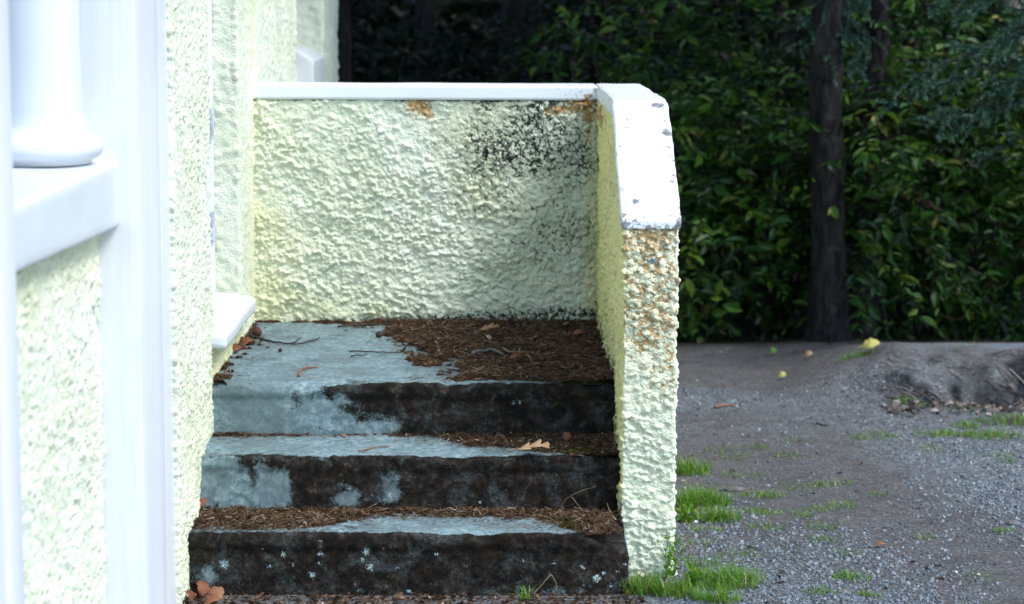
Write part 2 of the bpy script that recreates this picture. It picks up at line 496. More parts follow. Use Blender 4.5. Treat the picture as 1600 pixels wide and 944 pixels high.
# ------------------------------------------------------------------ roughcast surfaces
def roughcast(V, N, amp=1.0, cell=0.021, seed=5):
    """dashed pebbles in several sizes; returns displaced V and a crevice value"""
    w = V + 0.010 * np.stack([fbm(V, 22, 2, 40) - .5, fbm(V, 22, 2, 41) - .5, fbm(V, 22, 2, 42) - .5], -1) * 2
    w = w + 0.0085 * (np.stack([fbm(V, 65, 2, 43), fbm(V, 65, 2, 44), fbm(V, 65, 2, 45)], -1) - .5) * 2
    f1, f2, cid = voro(w / cell, seed)
    a = np.clip(1.25 * (1 - (f1 / 0.85) ** 1.6), 0, 1) ** 0.8 * (0.15 + 0.85 * cid ** 1.3)
    g1, g2, gid = voro(w / (cell * 0.55) + 7.7, seed + 3)
    b = np.clip(1.2 * (1 - (g1 / 0.8) ** 1.5), 0, 1) * gid ** 1.5
    big = fbm(V, 13, 3, seed + 9)
    soft = ss(fbm(V, 7, 2, seed + 20), 0.35, 0.62)       # smoother, paint-clogged places
    h1, h2, hid = voro(w * np.array([1, 1, 1.5]) / (cell * 1.9) + 3.1, seed + 6)
    c = np.clip(1 - h1 / 0.6, 0, 1) * (hid > 0.55)
    lump = 0.0105 * a * (0.35 + 0.65 * soft) + 0.0062 * b * (0.45 + 0.55 * soft) + 0.010 * c + 0.016 * (big - 0.5) + 0.007 * (fbm(V, 85, 3, 47) - .5)
    line = np.maximum(ss(0.24 - (f2 - f1), 0, 0.24), 0.75 * ss(0.20 - (g2 - g1), 0, 0.20) * (1 - 0.5 * a))
    cre = 0.62 * line + 0.45 * np.clip(1 - a * 1.1 - 0.3 * b, 0, 1)
    return V + N * (amp * (lump - 0.004))[:, None], cre

def stucco_part(name, lo, hi, step, parent, rad=0.012, amp=1.0, shape=None, masks=None, skip=('-z',), cell=0.021):
    V, N, F = ring_box(lo, hi, step, rad, skip)
    if shape: V = shape(V)
    V0 = V.copy()
    V, cre = roughcast(V, N, amp, cell)
    z = np.zeros(len(V))
    A = dict(crev=cre, mould=z, algae_bounce=z, lichen=z, blue=z)
    if masks: A.update(masks(V0, N))
    return mesh(name, V, F, M['stucco'], parent, attrs=A)

# ------------------------------------------------------------------ measuring helper: where a sight line meets a real surface
def _ray(u, v):
    f, pi_, ya, ro = 3414.56, .1414, .0098, .005
    x, y = (u - 800) / f, (v - 472) / f
    x, y = x * math.cos(ro) + y * math.sin(ro), -x * math.sin(ro) + y * math.cos(ro)
    d = (x, math.cos(pi_) - y * math.sin(pi_), -math.sin(pi_) - y * math.cos(pi_))
    return np.array([d[0] * math.cos(ya) + d[1] * math.sin(ya), -d[0] * math.sin(ya) + d[1] * math.cos(ya), d[2]])
def on_z(u, v, z):
    r = _ray(u, v); return r * ((z - CAM_H) / r[2]) + np.array([0, 0, CAM_H])
def on_y(u, v, y):
    r = _ray(u, v); return r * (y / r[1]) + np.array([0, 0, CAM_H])

# ------------------------------------------------------------------ ground
def terrain(x, y):
    p = np.stack([x, y, np.zeros_like(x)], -1)
    near = ss(np.hypot(x, y - 8), 30, 12)
    h = (fbm(p, 0.9, 4, 60) - 0.5) * 0.05 + (fbm(p, 7, 3, 61) - 0.5) * 0.012
    h *= ss(np.abs(x + 0.16) - 0.72 + np.maximum(0, 6.0 - y), 0, 0.5) * near
    # earth bank on the right: a gentle crest with a ragged cut face towards the drive
    wob = (fbm(p, 2.2, 3, 62) - 0.5) * 0.35
    face = ss(y + wob * 0.35, 9.08, 9.62 - 0.28 * ss(x, 1.9, 2.3))
    side = ss(x + wob * 0.5, 1.2, 1.85)
    bank = 0.165 * face * side * (1 - 0.75 * ss(y, 9.7, 10.8))
    bank -= 0.085 * np.exp(-((x - 2.2) / 0.30) ** 4 - ((y - 9.25) / 0.12) ** 2)
    bank *= 1 + 0.9 * (fbm(p, 6, 4, 63) - 0.5) * ss(y, 10.0, 9.4)
    # slight lip at the edge of the drive, then falling into the wood
    lip = -0.02 * gauss(y, 10.5, 0.35)
    drop = -0.9 * ss(y, 10.6, 14.0) + 9.0 * ss(y, 20, 60)
    return h + bank + lip * ss(x, 0, 1.0) + drop

def axis(lo, hi, a, b, fine, grow=1.25):
    c = list(np.arange(a, b + 1e-6, fine)); s = fine
    while c[-1] < hi: s *= grow; c.append(c[-1] + s)
    s = fine
    while c[0] > lo: s *= grow; c.insert(0, c[0] - s)
    return np.array(c)

gx = axis(-300, 300, 0.4, 3.2, 0.014); gy = axis(-60, 420, 5.7, 11.2, 0.014)
GX, GY = np.meshgrid(gx, gy, indexing='ij')
fx, fy = GX.ravel(), GY.ravel()
gz = terrain(fx, fy)
P2 = np.stack([fx, fy, np.zeros_like(fx)], -1)
I = np.arange(len(fx)).reshape(GX.shape)
GF = np.stack([I[:-1, :-1], I[1:, :-1], I[1:, 1:], I[:-1, 1:]], -1).reshape(-1, 4)
path_mid = gauss(fx - (0.75 + (fy - 6.0) * 0.02 + 0.75 * ss(-fy, -7.6, -6.2)), 0.25, 0.5) * ss(fy, 9.4, 6.3)
gravel_a = 0.62 - 0.75 * path_mid + 0.5 * (fbm(P2, 1.6, 4, 70) - 0.5) - 0.55 * ss(fy, 9.0, 10.6)
bankm = ss(fx + 0.5 * (fbm(P2, 3, 3, 71) - .5), 1.62, 1.92) * ss(fy, 9.0, 9.12) * (1 - ss(fy + 0.25 * (fbm(P2, 4, 3, 75) - .5), 9.36, 9.50))
bankm = bankm * ss(fbm(P2 * np.array([1, .6, 1]), 8, 4, 72), 0.20, 0.42)
palem = gauss(fx, 2.0, 0.22) * gauss(fy, 10.1, 0.2) * 0.8 + gauss(fx, 2.75, 0.35) * gauss(fy, 9.8, 0.2) * 0.8 + 0.4 * ss(fx, 1.7, 2.2) * gauss(fy, 9.9, .3)
humus = ss(fy + 0.25 * (fbm(P2, 2, 3, 73) - .5), 10.55, 10.95)
ground = mesh('ground', np.stack([fx, fy, gz], -1), GF, M['ground'],
              attrs=dict(gravel=np.clip(gravel_a, 0, 1), bank=bankm, pale=np.clip(palem, 0, 1), humus=humus))
tag(ground, 'gravel drive with brown dirt patches and an earth bank at the right', kind='structure')
def gz_at(x, y):
    return terrain(np.atleast_1d(np.asarray(x, float)), np.atleast_1d(np.asarray(y, float)))
def on_ground(u, v):
    z = 0.0
    for _ in range(6):
        p = on_z(u, v, z); z = float(gz_at(p[0], p[1])[0])
    return np.array([p[0], p[1], z])

# ------------------------------------------------------------------ house
house = empty('house', (-1.6, 8.2, 0), 'cream roughcast house with white timber trim and a porch, at the left edge', 'house')
def house_masks(V, N):
    z = V[:, 2]
    return dict(algae_bounce=0.35 * ss(0.75 - z, 0, 0.6) * fbm(V, 5, 3, 80), mould=0.55 * gauss(z, 0.0, 0.12))
stucco_part('roughcast_wall', (XL - 0.25, 6.0, -0.06), (XL, 6.77, 3.1), (0.05, 0.0055, 0.0055), house, masks=house_masks, amp=0.85, cell=0.0135)
stucco_part('roughcast_wall', (XL - 0.25, 6.74, -0.06), (XL - 0.004, 7.62, 0.628), (0.05, 0.008, 0.008), house, masks=lambda V, N: dict(algae_bounce=np.full(len(V), 0.55)), amp=0.8)
stucco_part('roughcast_wall', (XL - 0.25, 7.58, -0.06), (XL, 9.82, 3.1), (0.008, 0.0085, 0.0085), house, masks=lambda V, N: dict(algae_bounce=0.3 * gauss(V[:, 1], 8.0, 0.1)), amp=0.7, cell=0.017)
stucco_part('roughcast_wall', (XL - 0.25, 9.8, -0.06), (XL - 0.01, 10.56, 1.40), (0.02, 0.02, 0.02), house, amp=0.7, cell=0.022)
stucco_part('roughcast_wall', (XL - 0.25, 10.54, -0.06), (-0.806, 11.5, 3.1), (0.011, 0.012, 0.011), house, amp=0.9, cell=0.019)
bevel_box('lintel_wall', (XL - 0.25, 6.75, 2.62), (XL - 0.006, 7.6, 3.09), M['plain'], house)
bevel_box('lintel_wall', (XL - 0.25, 9.8, 2.5), (XL - 0.006, 10.56, 3.09), M['plain'], house)
bevel_box('inner_wall', (-3.6, 5.62, -0.06), (XL - 0.24, 11.4, 3.05), M['plain'], house, step=0.5)
bevel_box('roof_slab', (-3.9, 5.3, 3.11), (XL + 0.25, 11.8, 3.25), M['cleanwhite'], house, step=0.5)
# door recess
door = bevel_box('door', (XL - 0.235, 6.83, 0.70), (XL - 0.19, 7.50, 2.6), M['cleanwhite'], house)
for hz in (0.88, 1.235, 2.3):
    hg = bevel_box('hinge', (XL - 0.088, 7.478, hz), (XL - 0.078, 7.50, hz + 0.11), M['metal'], door, rad=0.002)
jamb = bevel_box('door_frame', (XL - 0.19, 7.496, 0.70), (XL - 0.089, 7.578, 2.61), M['timber'], house, rad=0.003)
bevel_box('door_frame', (XL - 0.19, 6.775, 0.70), (XL - 0.089, 6.84, 2.61), M['timber'], house, rad=0.003)
def sill_slope(V):
    V = V.copy(); t = ss(V[:, 0], XL - 0.1, -0.80)
    V[:, 2] -= 0.018 * t
    return V
bevel_box('threshold', (XL - 0.19, 6.74, 0.642), (-0.822, 7.585, 0.699), M['cleanwhite'], house, rad=0.02, step=0.02, shape=sill_slope, amp=0.008)
# window beyond the stair
win = bevel_box('window', (XL - 0.16, 9.84, 1.46), (XL - 0.12, 10.53, 2.5), M['timber'], house, rad=0.004)
bevel_box('pane', (XL - 0.124, 9.90, 1.54), (XL - 0.117, 10.47, 2.44), M['glass'], win, rad=0.002)
def wsill(V):
    V = V.copy(); t = np.clip((V[:, 0] - (XL - 0.02)) / 0.092, 0, 1)
    top = ss(V[:, 2], 1.25, 1.45)
    V[:, 2] -= 0.056 * t * top
    return V
bevel_box('window_sill', (XL - 0.15, 9.875, 1.22), (-0.80, 10.55, 1.484), M['cleanwhite'], house, rad=0.004, step=0.025, shape=wsill)
# white timber corner between porch and roughcast
bevel_box('corner_board', (XL - 0.35, 5.40, -0.06), (XL - 0.004, 5.78, 3.1), M['timber'], house, rad=0.004, step=0.1)
bevel_box('corner_board', (XL - 0.35, 5.784, -0.06), (XL - 0.012, 6.004, 3.1), M['timber'], house, rad=0.004, step=0.1)
bevel_box('porch_end_panel', (-2.6, 5.405, -0.06), (XL - 0.352, 5.62, 3.1), M['cleanwhite'], house, rad=0.004, step=0.1)
# porch parapet, coping and column
par = stucco_part('porch_parapet', (-1.27, 4.10, -0.06), (-0.975, 5.398, 1.17), (0.02, 0.006, 0.006), house, masks=lambda V, N: dict(algae_bounce=0.5 * ss(V[:, 2], 0.95, 1.15) * fbm(V, 6, 3, 81)), amp=0.9, cell=0.016)
def taper(V):
    V = V.copy(); t = np.clip((5.4 - V[:, 1]) / 1.25, 0, 1)
    low = ss(1.30 - V[:, 2], 0, 0.12)
    V[:, 2] += 0.038 * t * low
    return V
cop = bevel_box('coping', (-1.32, 4.05, 1.160), (-0.918, 5.402, 1.326), M['cleanwhite'], par, rad=0.012, step=0.03, shape=taper, amp=0.006)
def lathe(prof, cx, cy, sides=48):
    prof = np.array(prof); th = np.linspace(0, 2 * np.pi, sides, endpoint=False)
    V = np.stack([cx + prof[:, None, 0] * np.cos(th), cy + prof[:, None, 0] * np.sin(th), np.repeat(prof[:, 1:2], sides, 1)], -1)
    I = np.arange(len(prof) * sides).reshape(len(prof), sides); J = np.roll(I, -1, 1)
    return V.reshape(-1, 3), np.stack([I[:-1], J[:-1], J[1:], I[1:]], -1).reshape(-1, 4)
CX, CY, cz = -1.083, 5.25, 1.326
V, F = lathe([(0.104, cz + 0.13), (0.100, cz + 0.3), (0.099, cz + 0.9), (0.094, 2.7), (0.09, 2.95)], CX, CY)
colm = mesh('porch_column', V, F, M['cleanwhite'], house)
prof = [(0.0, cz + 0.004), (0.122, cz + 0.004), (0.124, cz + 0.012)]
for k in range(10):
    a = -1.35 + 2.85 * k / 9
    prof.append((0.120 + 0.031 * math.cos(a), cz + 0.043 + 0.030 * math.sin(a)))
prof += [(0.117, cz + 0.078), (0.110, cz + 0.086), (0.104, cz + 0.100), (0.1043, cz + 0.134)]
V, F = lathe(prof, CX, CY)
mesh('column_base', V, F, M['cleanwhite'], colm)
V, F = lathe([(0.091, 2.94), (0.125, 2.97), (0.13, 3.02), (0.15, 3.03), (0.15, 3.1)], CX, CY)
mesh('column_capital', V, F, M['cleanwhite'], colm)
bevel_box('porch_post', (-1.05, 4.02, -0.05), (-0.908, 4.16, 3.1), M['timber'], house, rad=0.008, step=0.08)

# ------------------------------------------------------------------ stair wall
swall = empty('stair_wall', (0.2, 7.6, 0), 'low cream roughcast wall with white coping round the landing, stained black and orange', 'wall')
def cop_top(y):
    t = (y - DW) / (DS - DW)
    a = ZS + 0.034 + (ZC - ZS - 0.034) * t
    k = 0.012
    return -k * np.log(np.exp(-(a - ZC) / k) + 1.0) + ZC
def cop_bot(y):
    t = (y - DW) / (DS - DW)
    return np.minimum(ZS + (ZC - CT - ZS) * t, ZC - CT)
def back_masks(V, N):
    x, z = V[:, 0], V[:, 2]; n = fbm(V, 6, 4, 90); n2 = fbm(V, 2.5, 3, 91)
    body = 0.76 * np.exp(-((x - 0.11) / 0.34) ** 2 - ((z - 1.16) / 0.24) ** 2) + 0.3 * ss(x, -.5, 0)
    body += 0.36 * np.exp(-((x - 0.32) / 0.2) ** 2 - ((z - 0.85) / 0.32) ** 2)
    body += 0.22 * np.exp(-((x + 0.02) / 0.35) ** 2 - ((z - 0.78) / 0.2) ** 2)
    low = 1.1 * ss(x, -0.75, -0.1) * ss(z, 0.60 + 0.03 * ss(x, 0, 0.4), 0.53) + 0.35 * ss(z, 0.56, 0.53)
    top = 0.9 * ss(x, -0.55, -0.25) * gauss(z, 1.36, 0.055) * ss(n, 0.38, 0.55)
    mould = (body * (0.35 + 1.1 * n) + low + top) * (0.7 + 0.6 * n2)
    lich = 0
    for cx, cz_, w, a in ((-0.265, 1.325, 0.035, .75), (-0.225, 1.30, 0.02, .5), (0.31, 1.345, 0.04, .6), (0.245, 1.31, 0.022, .65), (0.355, 1.29, 0.022, .75), (0.355, 1.335, 0.02, .8), (0.205, 1.31, 0.012, .5), (0.35, 1.22, 0.02, .35)):
        lich = lich + a * np.exp(-((x - cx) / w) ** 2 - ((z - cz_) / w) ** 2)
    alg = 0.75 * ss(x, 0.30, 0.40) + 0.35 * ss(x, -0.62, -0.86) * n + 0.25 * ss(n2, .5, .7)
    return dict(mould=np.clip(mould, 0, 1.15), lichen=np.clip(lich, 0, .8), algae_bounce=np.clip(alg, 0, 0.85))
stucco_part('roughcast_wall', (XL - 0.05, DB, 0.30), (XR + 0.03, DB + TH, ZC - CT), (0.0036, 0.02, 0.0036), swall, masks=back_masks, skip=('-z',), cell=0.0175)
def side_shape(V):
    V = V.copy()
    V[:, 2] = V[:, 2] * (cop_bot(V[:, 1]) + 0.002) * 1.0
    return V
def side_masks(V, N):
    x, y, z = V.T; n = fbm(V, 6, 4, 92); n2 = fbm(V, 2.2, 3, 93)
    inner = ss(-N[:, 0], 0.3, 0.8); front = ss(-N[:, 1], 0.3, 0.8)
    tread = np.where(y > D3, Z3, np.where(y > D2, Z2, np.where(y > D1 + 0.3, Z1, Z1)))
    base = ss(z, tread + 0.11, tread + 0.01)
    mould = inner * (1.15 * base * (0.5 + n) + 0.7 * gauss(y, 7.95, 0.10) * (n + 0.25) + 0.75 * ss(z, 1.2, 1.34) * ss(n, 0.42, 0.6) * ss(y, 7, 7.3) + 0.25 * n2 + 0.5 * ss(n, .42, .62))
    mould += front * (0.95 * ss(x, XR + 0.05, XR - 0.005) * ss(z, 0.22, 0.08) + 0.9 * ss(z, 0.09, 0.0) * n + 0.45 * ss(x, XO - 0.035, XO) * ss(n2, .4, .6))
    mould += 0.35 * ss(N[:, 0], .3, .8) * n
    lf = front * (0.10 * np.exp(-((x - 0.48) / 0.06) ** 2) * ss(z, 0.3, 0.8) + 0.18 * ss(n2, .42, .6) * ss(z, 0.15, 0.5) + 0.06 * ss(z, 0.1, 0.35) + 0.12 * ss(z, .97, 1.04))
    li = inner * (0.6 * np.exp(-((y - 7.72) / 0.2) ** 2 - ((z - 1.31) / 0.035) ** 2) + 0.15 * ss(z, 1.1, 1.3) * ss(y, 7.2, 7.8))
    blue = 0
    for cx, cz_, r in ((0.475, 0.955, 0.013), (0.515, 1.005, 0.008), (0.455, 0.755, 0.007)):
        blue = blue + front * np.exp(-((x - cx) / r) ** 2 - ((z - cz_) / r) ** 2)
    return dict(mould=np.clip(mould, 0, 1.15), lichen=np.clip(lf + li, 0, 0.8), algae_bounce=np.clip(inner * (0.75 + 0.5 * n) + front * 0.35 * n2, 0, 1.0), blue=np.clip(blue, 0, 1))  # inner face made yellower and lighter in place of light off the house
def side_build():
    V, N, F = ring_box((XR, DW, -0.05), (XO, DB + TH, 1.35), (0.0045, 0.0055, 0.0046), 0.010, ('-z',))
    V0 = V.copy()
    b = cop_bot(V[:, 1]) + 0.002
    up = V[:, 2] > 0
    V[up, 2] = V[up, 2] / 1.35 * b[up]
    A = side_masks(V, N)
    V, cre = roughcast(V, N, 0.95, 0.0165)
    A['crev'] = cre
    return mesh('roughcast_wall', V, F, M['stucco'], swall, attrs=A)
side_build()
def wear_attrs(V, lich=None):
    w = 0.35 * fbm(V, 4, 3, 95)
    return w
# back coping
V, N, F = ring_box((XL - 0.04, DB - 0.008, ZC - CT), (XR - 0.004, DB + TH + 0.008, ZC), (0.02, 0.015, 0.012), 0.010)
V = V + N * ((fbm(V, 8, 3, 96) - .5) * 0.004)[:, None]
x = V[:, 0]
lich = 0
for cx, w, a in ((0.30, 0.07, .42), (-0.02, .03, .3), (0.36, .03, .45), (-0.28, 0.03, 0.3)):
    lich = lich + a * np.exp(-((x - cx) / w) ** 2) * ss(V[:, 2], ZC - 0.012, ZC - 0.035)
mesh('coping', V, F, M['white'], swall, attrs=dict(wear=0.24 * ss(x, -0.7, 0.3) + 0.26 * ss(x, 0.05, 0.4), lichen=lich))
# side coping: level, then raking down to the front
V, N, F = ring_box((XR - 0.008, DW - 0.007, 0.0), (XO + 0.008, DB + TH + 0.009, CT), (0.006, 0.012, 0.012), 0.012)
zz = np.clip(V[:, 2] / CT, 0, 1)
b, tp = cop_bot(V[:, 1]), cop_top(V[:, 1])
h = tp - b
V[:, 2] = b + zz * h
topm = ss(zz, 0.6, 0.95)
flat = ss(V[:, 1], DS + 0.0, DS + 0.08)
n = fbm(V, 9, 3, 97)
ripple = np.sin((V[:, 0] + 0.012 * n + 0.01 * ss(V[:, 1], 7.6, 8.0)) * 2 * np.pi / 0.0135) * 0.002 * flat * ss(XO - 0.03 - V[:, 0], 0, 0.05)
V[:, 2] += topm * (ripple + (n - .5) * 0.006)
V[:, 0] += (fbm(V, 18, 3, 98) - .5) * 0.006 * np.sign(V[:, 0] - 0.47) * (np.abs(V[:, 0] - 0.47) > 0.08)
wear = 0.33 + 0.17 * ss(V[:, 0], XO - 0.03, XO + 0.005) + 0.30 * ss(V[:, 2], ZS + 0.055, ZS) + 0.12 * ss(V[:, 0], XR + 0.02, XR)
for cx, cy, r in ((0.525, 6.935, 0.016), (0.428, 6.47, 0.011), (0.545, 6.80, 0.012)):
    wear = wear + 0.75 * np.exp(-((V[:, 0] - cx) / r) ** 2 - ((V[:, 1] - cy) / (r * 1.1)) ** 2)
lich = 0.55 * ss(V[:, 2], ZS + 0.035, ZS + 0.0) * gauss(V[:, 0], 0.475, 0.06) + 0.4 * gauss(V[:, 1], 7.85, 0.2) * ss(V[:, 0], XR + 0.01, XR - 0.005)
mesh('coping', V, F, M['white'], swall, attrs=dict(wear=wear, lichen=lich))

# ------------------------------------------------------------------ concrete steps
steps = empty('concrete_steps', (-0.2, 6.5, 0), 'three weathered concrete steps up to a landing, risers crusted with black moss', 'steps')
SPOTS = [(350, 882, 9), (442, 866, 6), (421, 886, 4.5), (457, 883, 4), (500, 866, 4.5), (500, 881, 4.5), (500, 845, 4), (572, 862, 8), (578, 886, 9), (566, 875, 5), (488, 899, 7),
         (682, 866, 4), (727, 886, 3.5), (865, 880, 4), (932, 903, 9), (944, 892, 5), (910, 885, 5), (965, 888, 4), (978, 868, 4), (985, 838, 3), (622, 888, 4), (598, 858, 3), (410, 858, 3), (820, 878, 4), (640, 925, 5), (955, 918, 4)]
def step_attrs(V, N, d, z, front, which):
    x, y, zz = V.T; n = fbm(V, 5, 4, 100 + which); n2 = fbm(V, 14, 4, 105 + which); v = zz - z
    front_d = y - d
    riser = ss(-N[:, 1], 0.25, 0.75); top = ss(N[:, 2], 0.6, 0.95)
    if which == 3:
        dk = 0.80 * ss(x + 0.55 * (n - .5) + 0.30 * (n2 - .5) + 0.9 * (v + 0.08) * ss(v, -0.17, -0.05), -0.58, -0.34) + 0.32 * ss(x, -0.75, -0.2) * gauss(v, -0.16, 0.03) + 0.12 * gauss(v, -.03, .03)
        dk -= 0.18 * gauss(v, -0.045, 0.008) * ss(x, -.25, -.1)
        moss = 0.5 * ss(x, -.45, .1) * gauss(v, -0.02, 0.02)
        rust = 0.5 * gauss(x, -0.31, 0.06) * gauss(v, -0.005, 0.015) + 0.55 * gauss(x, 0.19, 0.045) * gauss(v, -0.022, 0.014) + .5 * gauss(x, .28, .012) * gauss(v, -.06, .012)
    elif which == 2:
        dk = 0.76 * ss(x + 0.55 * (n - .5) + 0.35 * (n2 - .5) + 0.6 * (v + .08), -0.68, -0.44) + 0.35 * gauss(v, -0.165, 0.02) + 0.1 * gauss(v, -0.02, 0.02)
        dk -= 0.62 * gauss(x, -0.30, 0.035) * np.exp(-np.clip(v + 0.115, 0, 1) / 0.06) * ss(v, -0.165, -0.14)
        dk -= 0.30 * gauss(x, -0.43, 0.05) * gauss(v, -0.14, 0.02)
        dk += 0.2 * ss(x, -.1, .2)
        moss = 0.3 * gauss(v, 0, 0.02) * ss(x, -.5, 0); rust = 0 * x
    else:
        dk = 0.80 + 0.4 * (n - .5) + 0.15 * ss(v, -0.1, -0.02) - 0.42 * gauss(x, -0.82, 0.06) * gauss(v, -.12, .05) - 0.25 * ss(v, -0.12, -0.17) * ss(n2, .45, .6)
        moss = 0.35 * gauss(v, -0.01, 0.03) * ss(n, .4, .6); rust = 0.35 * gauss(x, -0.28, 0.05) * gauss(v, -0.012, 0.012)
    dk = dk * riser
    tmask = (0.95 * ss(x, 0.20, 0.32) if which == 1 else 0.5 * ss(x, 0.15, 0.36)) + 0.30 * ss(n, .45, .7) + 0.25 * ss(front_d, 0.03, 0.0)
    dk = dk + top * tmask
    sp = 0 * x
    if which == 1:
        for u, w, r in SPOTS:
            c = on_y(u, w, D1); rr = r / 3414 * 6.2 * 1.0
            sp = np.maximum(sp, np.exp(-(((x - c[0]) ** 2 + (zz - c[2]) ** 2) / rr ** 2)) * riser)
    if which == 2:
        for u, w, r in ((396, 731, 4), (545, 765, 4), (750, 785, 4), (610, 775, 6), (870, 742, 3), (868, 758, 3)):
            c = on_y(u, w, D2); rr = r / 3414 * 6.4
            sp = np.maximum(sp, 0.8 * np.exp(-(((x - c[0]) ** 2 + (zz - c[2]) ** 2) / rr ** 2) ** 1.5) * riser)
    if which == 3:
        for u, w, r in ((812, 628, 6), (802, 630, 5), (770, 625, 3)):
            c = on_y(u, w, D3); rr = r / 3414 * 6.7
            sp = np.maximum(sp, 0.7 * np.exp(-(((x - c[0]) ** 2 + (zz - c[2]) ** 2) / rr ** 2) ** 1.5) * riser)
    return dict(dark=dk, moss=moss * (riser + .6 * top) if not np.isscalar(moss) else 0 * x, rust=rust * riser, spot=sp)
def make_step(name, y0, y1, z, which, x1):
    V, N, F = ring_box((XL - 0.03, y0, z - 0.2), (x1, y1, z), (0.0075, 0.02, 0.007), 0.013, ('-z', '+y'))
    A = step_attrs(V, N, y0, z, None, which)
    k = (fbm(V, 4, 3, 110) - .5) * 0.012 + (fbm(V, 26, 4, 111) - .5) * 0.007 + np.clip(A['dark'], 0, 1) * (fbm(V, 42, 3, 112) - .35) * 0.012
    V = V + N * k[:, None]
    ed = ss(V[:, 2], z - 0.03, z - 0.004) * ss(y0 + 0.035 - V[:, 1], 0, 0.03)        # worn nosing
    wn = ss(fbm(V * np.array([1, .2, .2]), 9, 4, 113), 0.42, 0.75) + 0.6 * ss(fbm(V * np.array([1, .3, .3]), 38, 3, 114), 0.5, 0.8)
    V[:, 2] -= 0.010 * ed * wn; V[:, 1] += 0.009 * ed * wn
    if which == 1:
        e = ss(V[:, 0], 0.22, 0.41) * ss(V[:, 2], 0.02, 0.19) * ss(DW - V[:, 1], -0.1, 0.1)
        V[:, 2] -= 0.055 * e; V[:, 1] += 0.03 * ss(V[:, 0], 0.3, 0.41) * ss(V[:, 1], 6.3, 6.2)
    # lip under the nosing
    V[:, 1] += 0.006 * ss(z - V[:, 2], 0.035, 0.055) * ss(-N[:, 1], 0.2, 0.8)
    return mesh(name, V, F, M['concrete'], steps, attrs=A)
make_step('step', D1, D2 + 0.05, Z1, 1, XR + 0.015)
make_step('step', D2, D3 + 0.05, Z2, 2, XR + 0.02)
make_step('landing', D3, DB + 0.03, Z3, 3, XR + 0.02)

# ------------------------------------------------------------------ litter on the steps
NEEDLE_V = np.array([[-.5, 0, 0], [.5, 0, 0], [0.35, .5, .06], [-.35, .5, .06], [0, 1, 0]], float); NEEDLE_F = np.array([[0, 1, 2], [0, 2, 3], [3, 2, 4]])
BIT_V = np.array([[0, 0, 0], [.30, .35, .10], [.22, .75, -.05], [0, 1, .08], [-.28, .7, .12], [-.26, .3, -.04]], float)
BIT_F = np.array([[0, 1, 5], [1, 2, 5], [2, 4, 5], [2, 3, 4]])
def flat_axes(n, tilt, r=rng):
    a = r.uniform(0, 2 * np.pi, n)
    Y = np.stack([np.cos(a), np.sin(a), r.normal(0, tilt, n)], -1); Y /= np.linalg.norm(Y, axis=1, keepdims=True)
    up = np.stack([r.normal(0, tilt * 1.5, n), r.normal(0, tilt * 1.5, n), np.ones(n)], -1)
    X = np.cross(Y, up); X /= np.linalg.norm(X, axis=1, keepdims=True)
    Z = np.cross(X, Y)
    return X, Y, Z

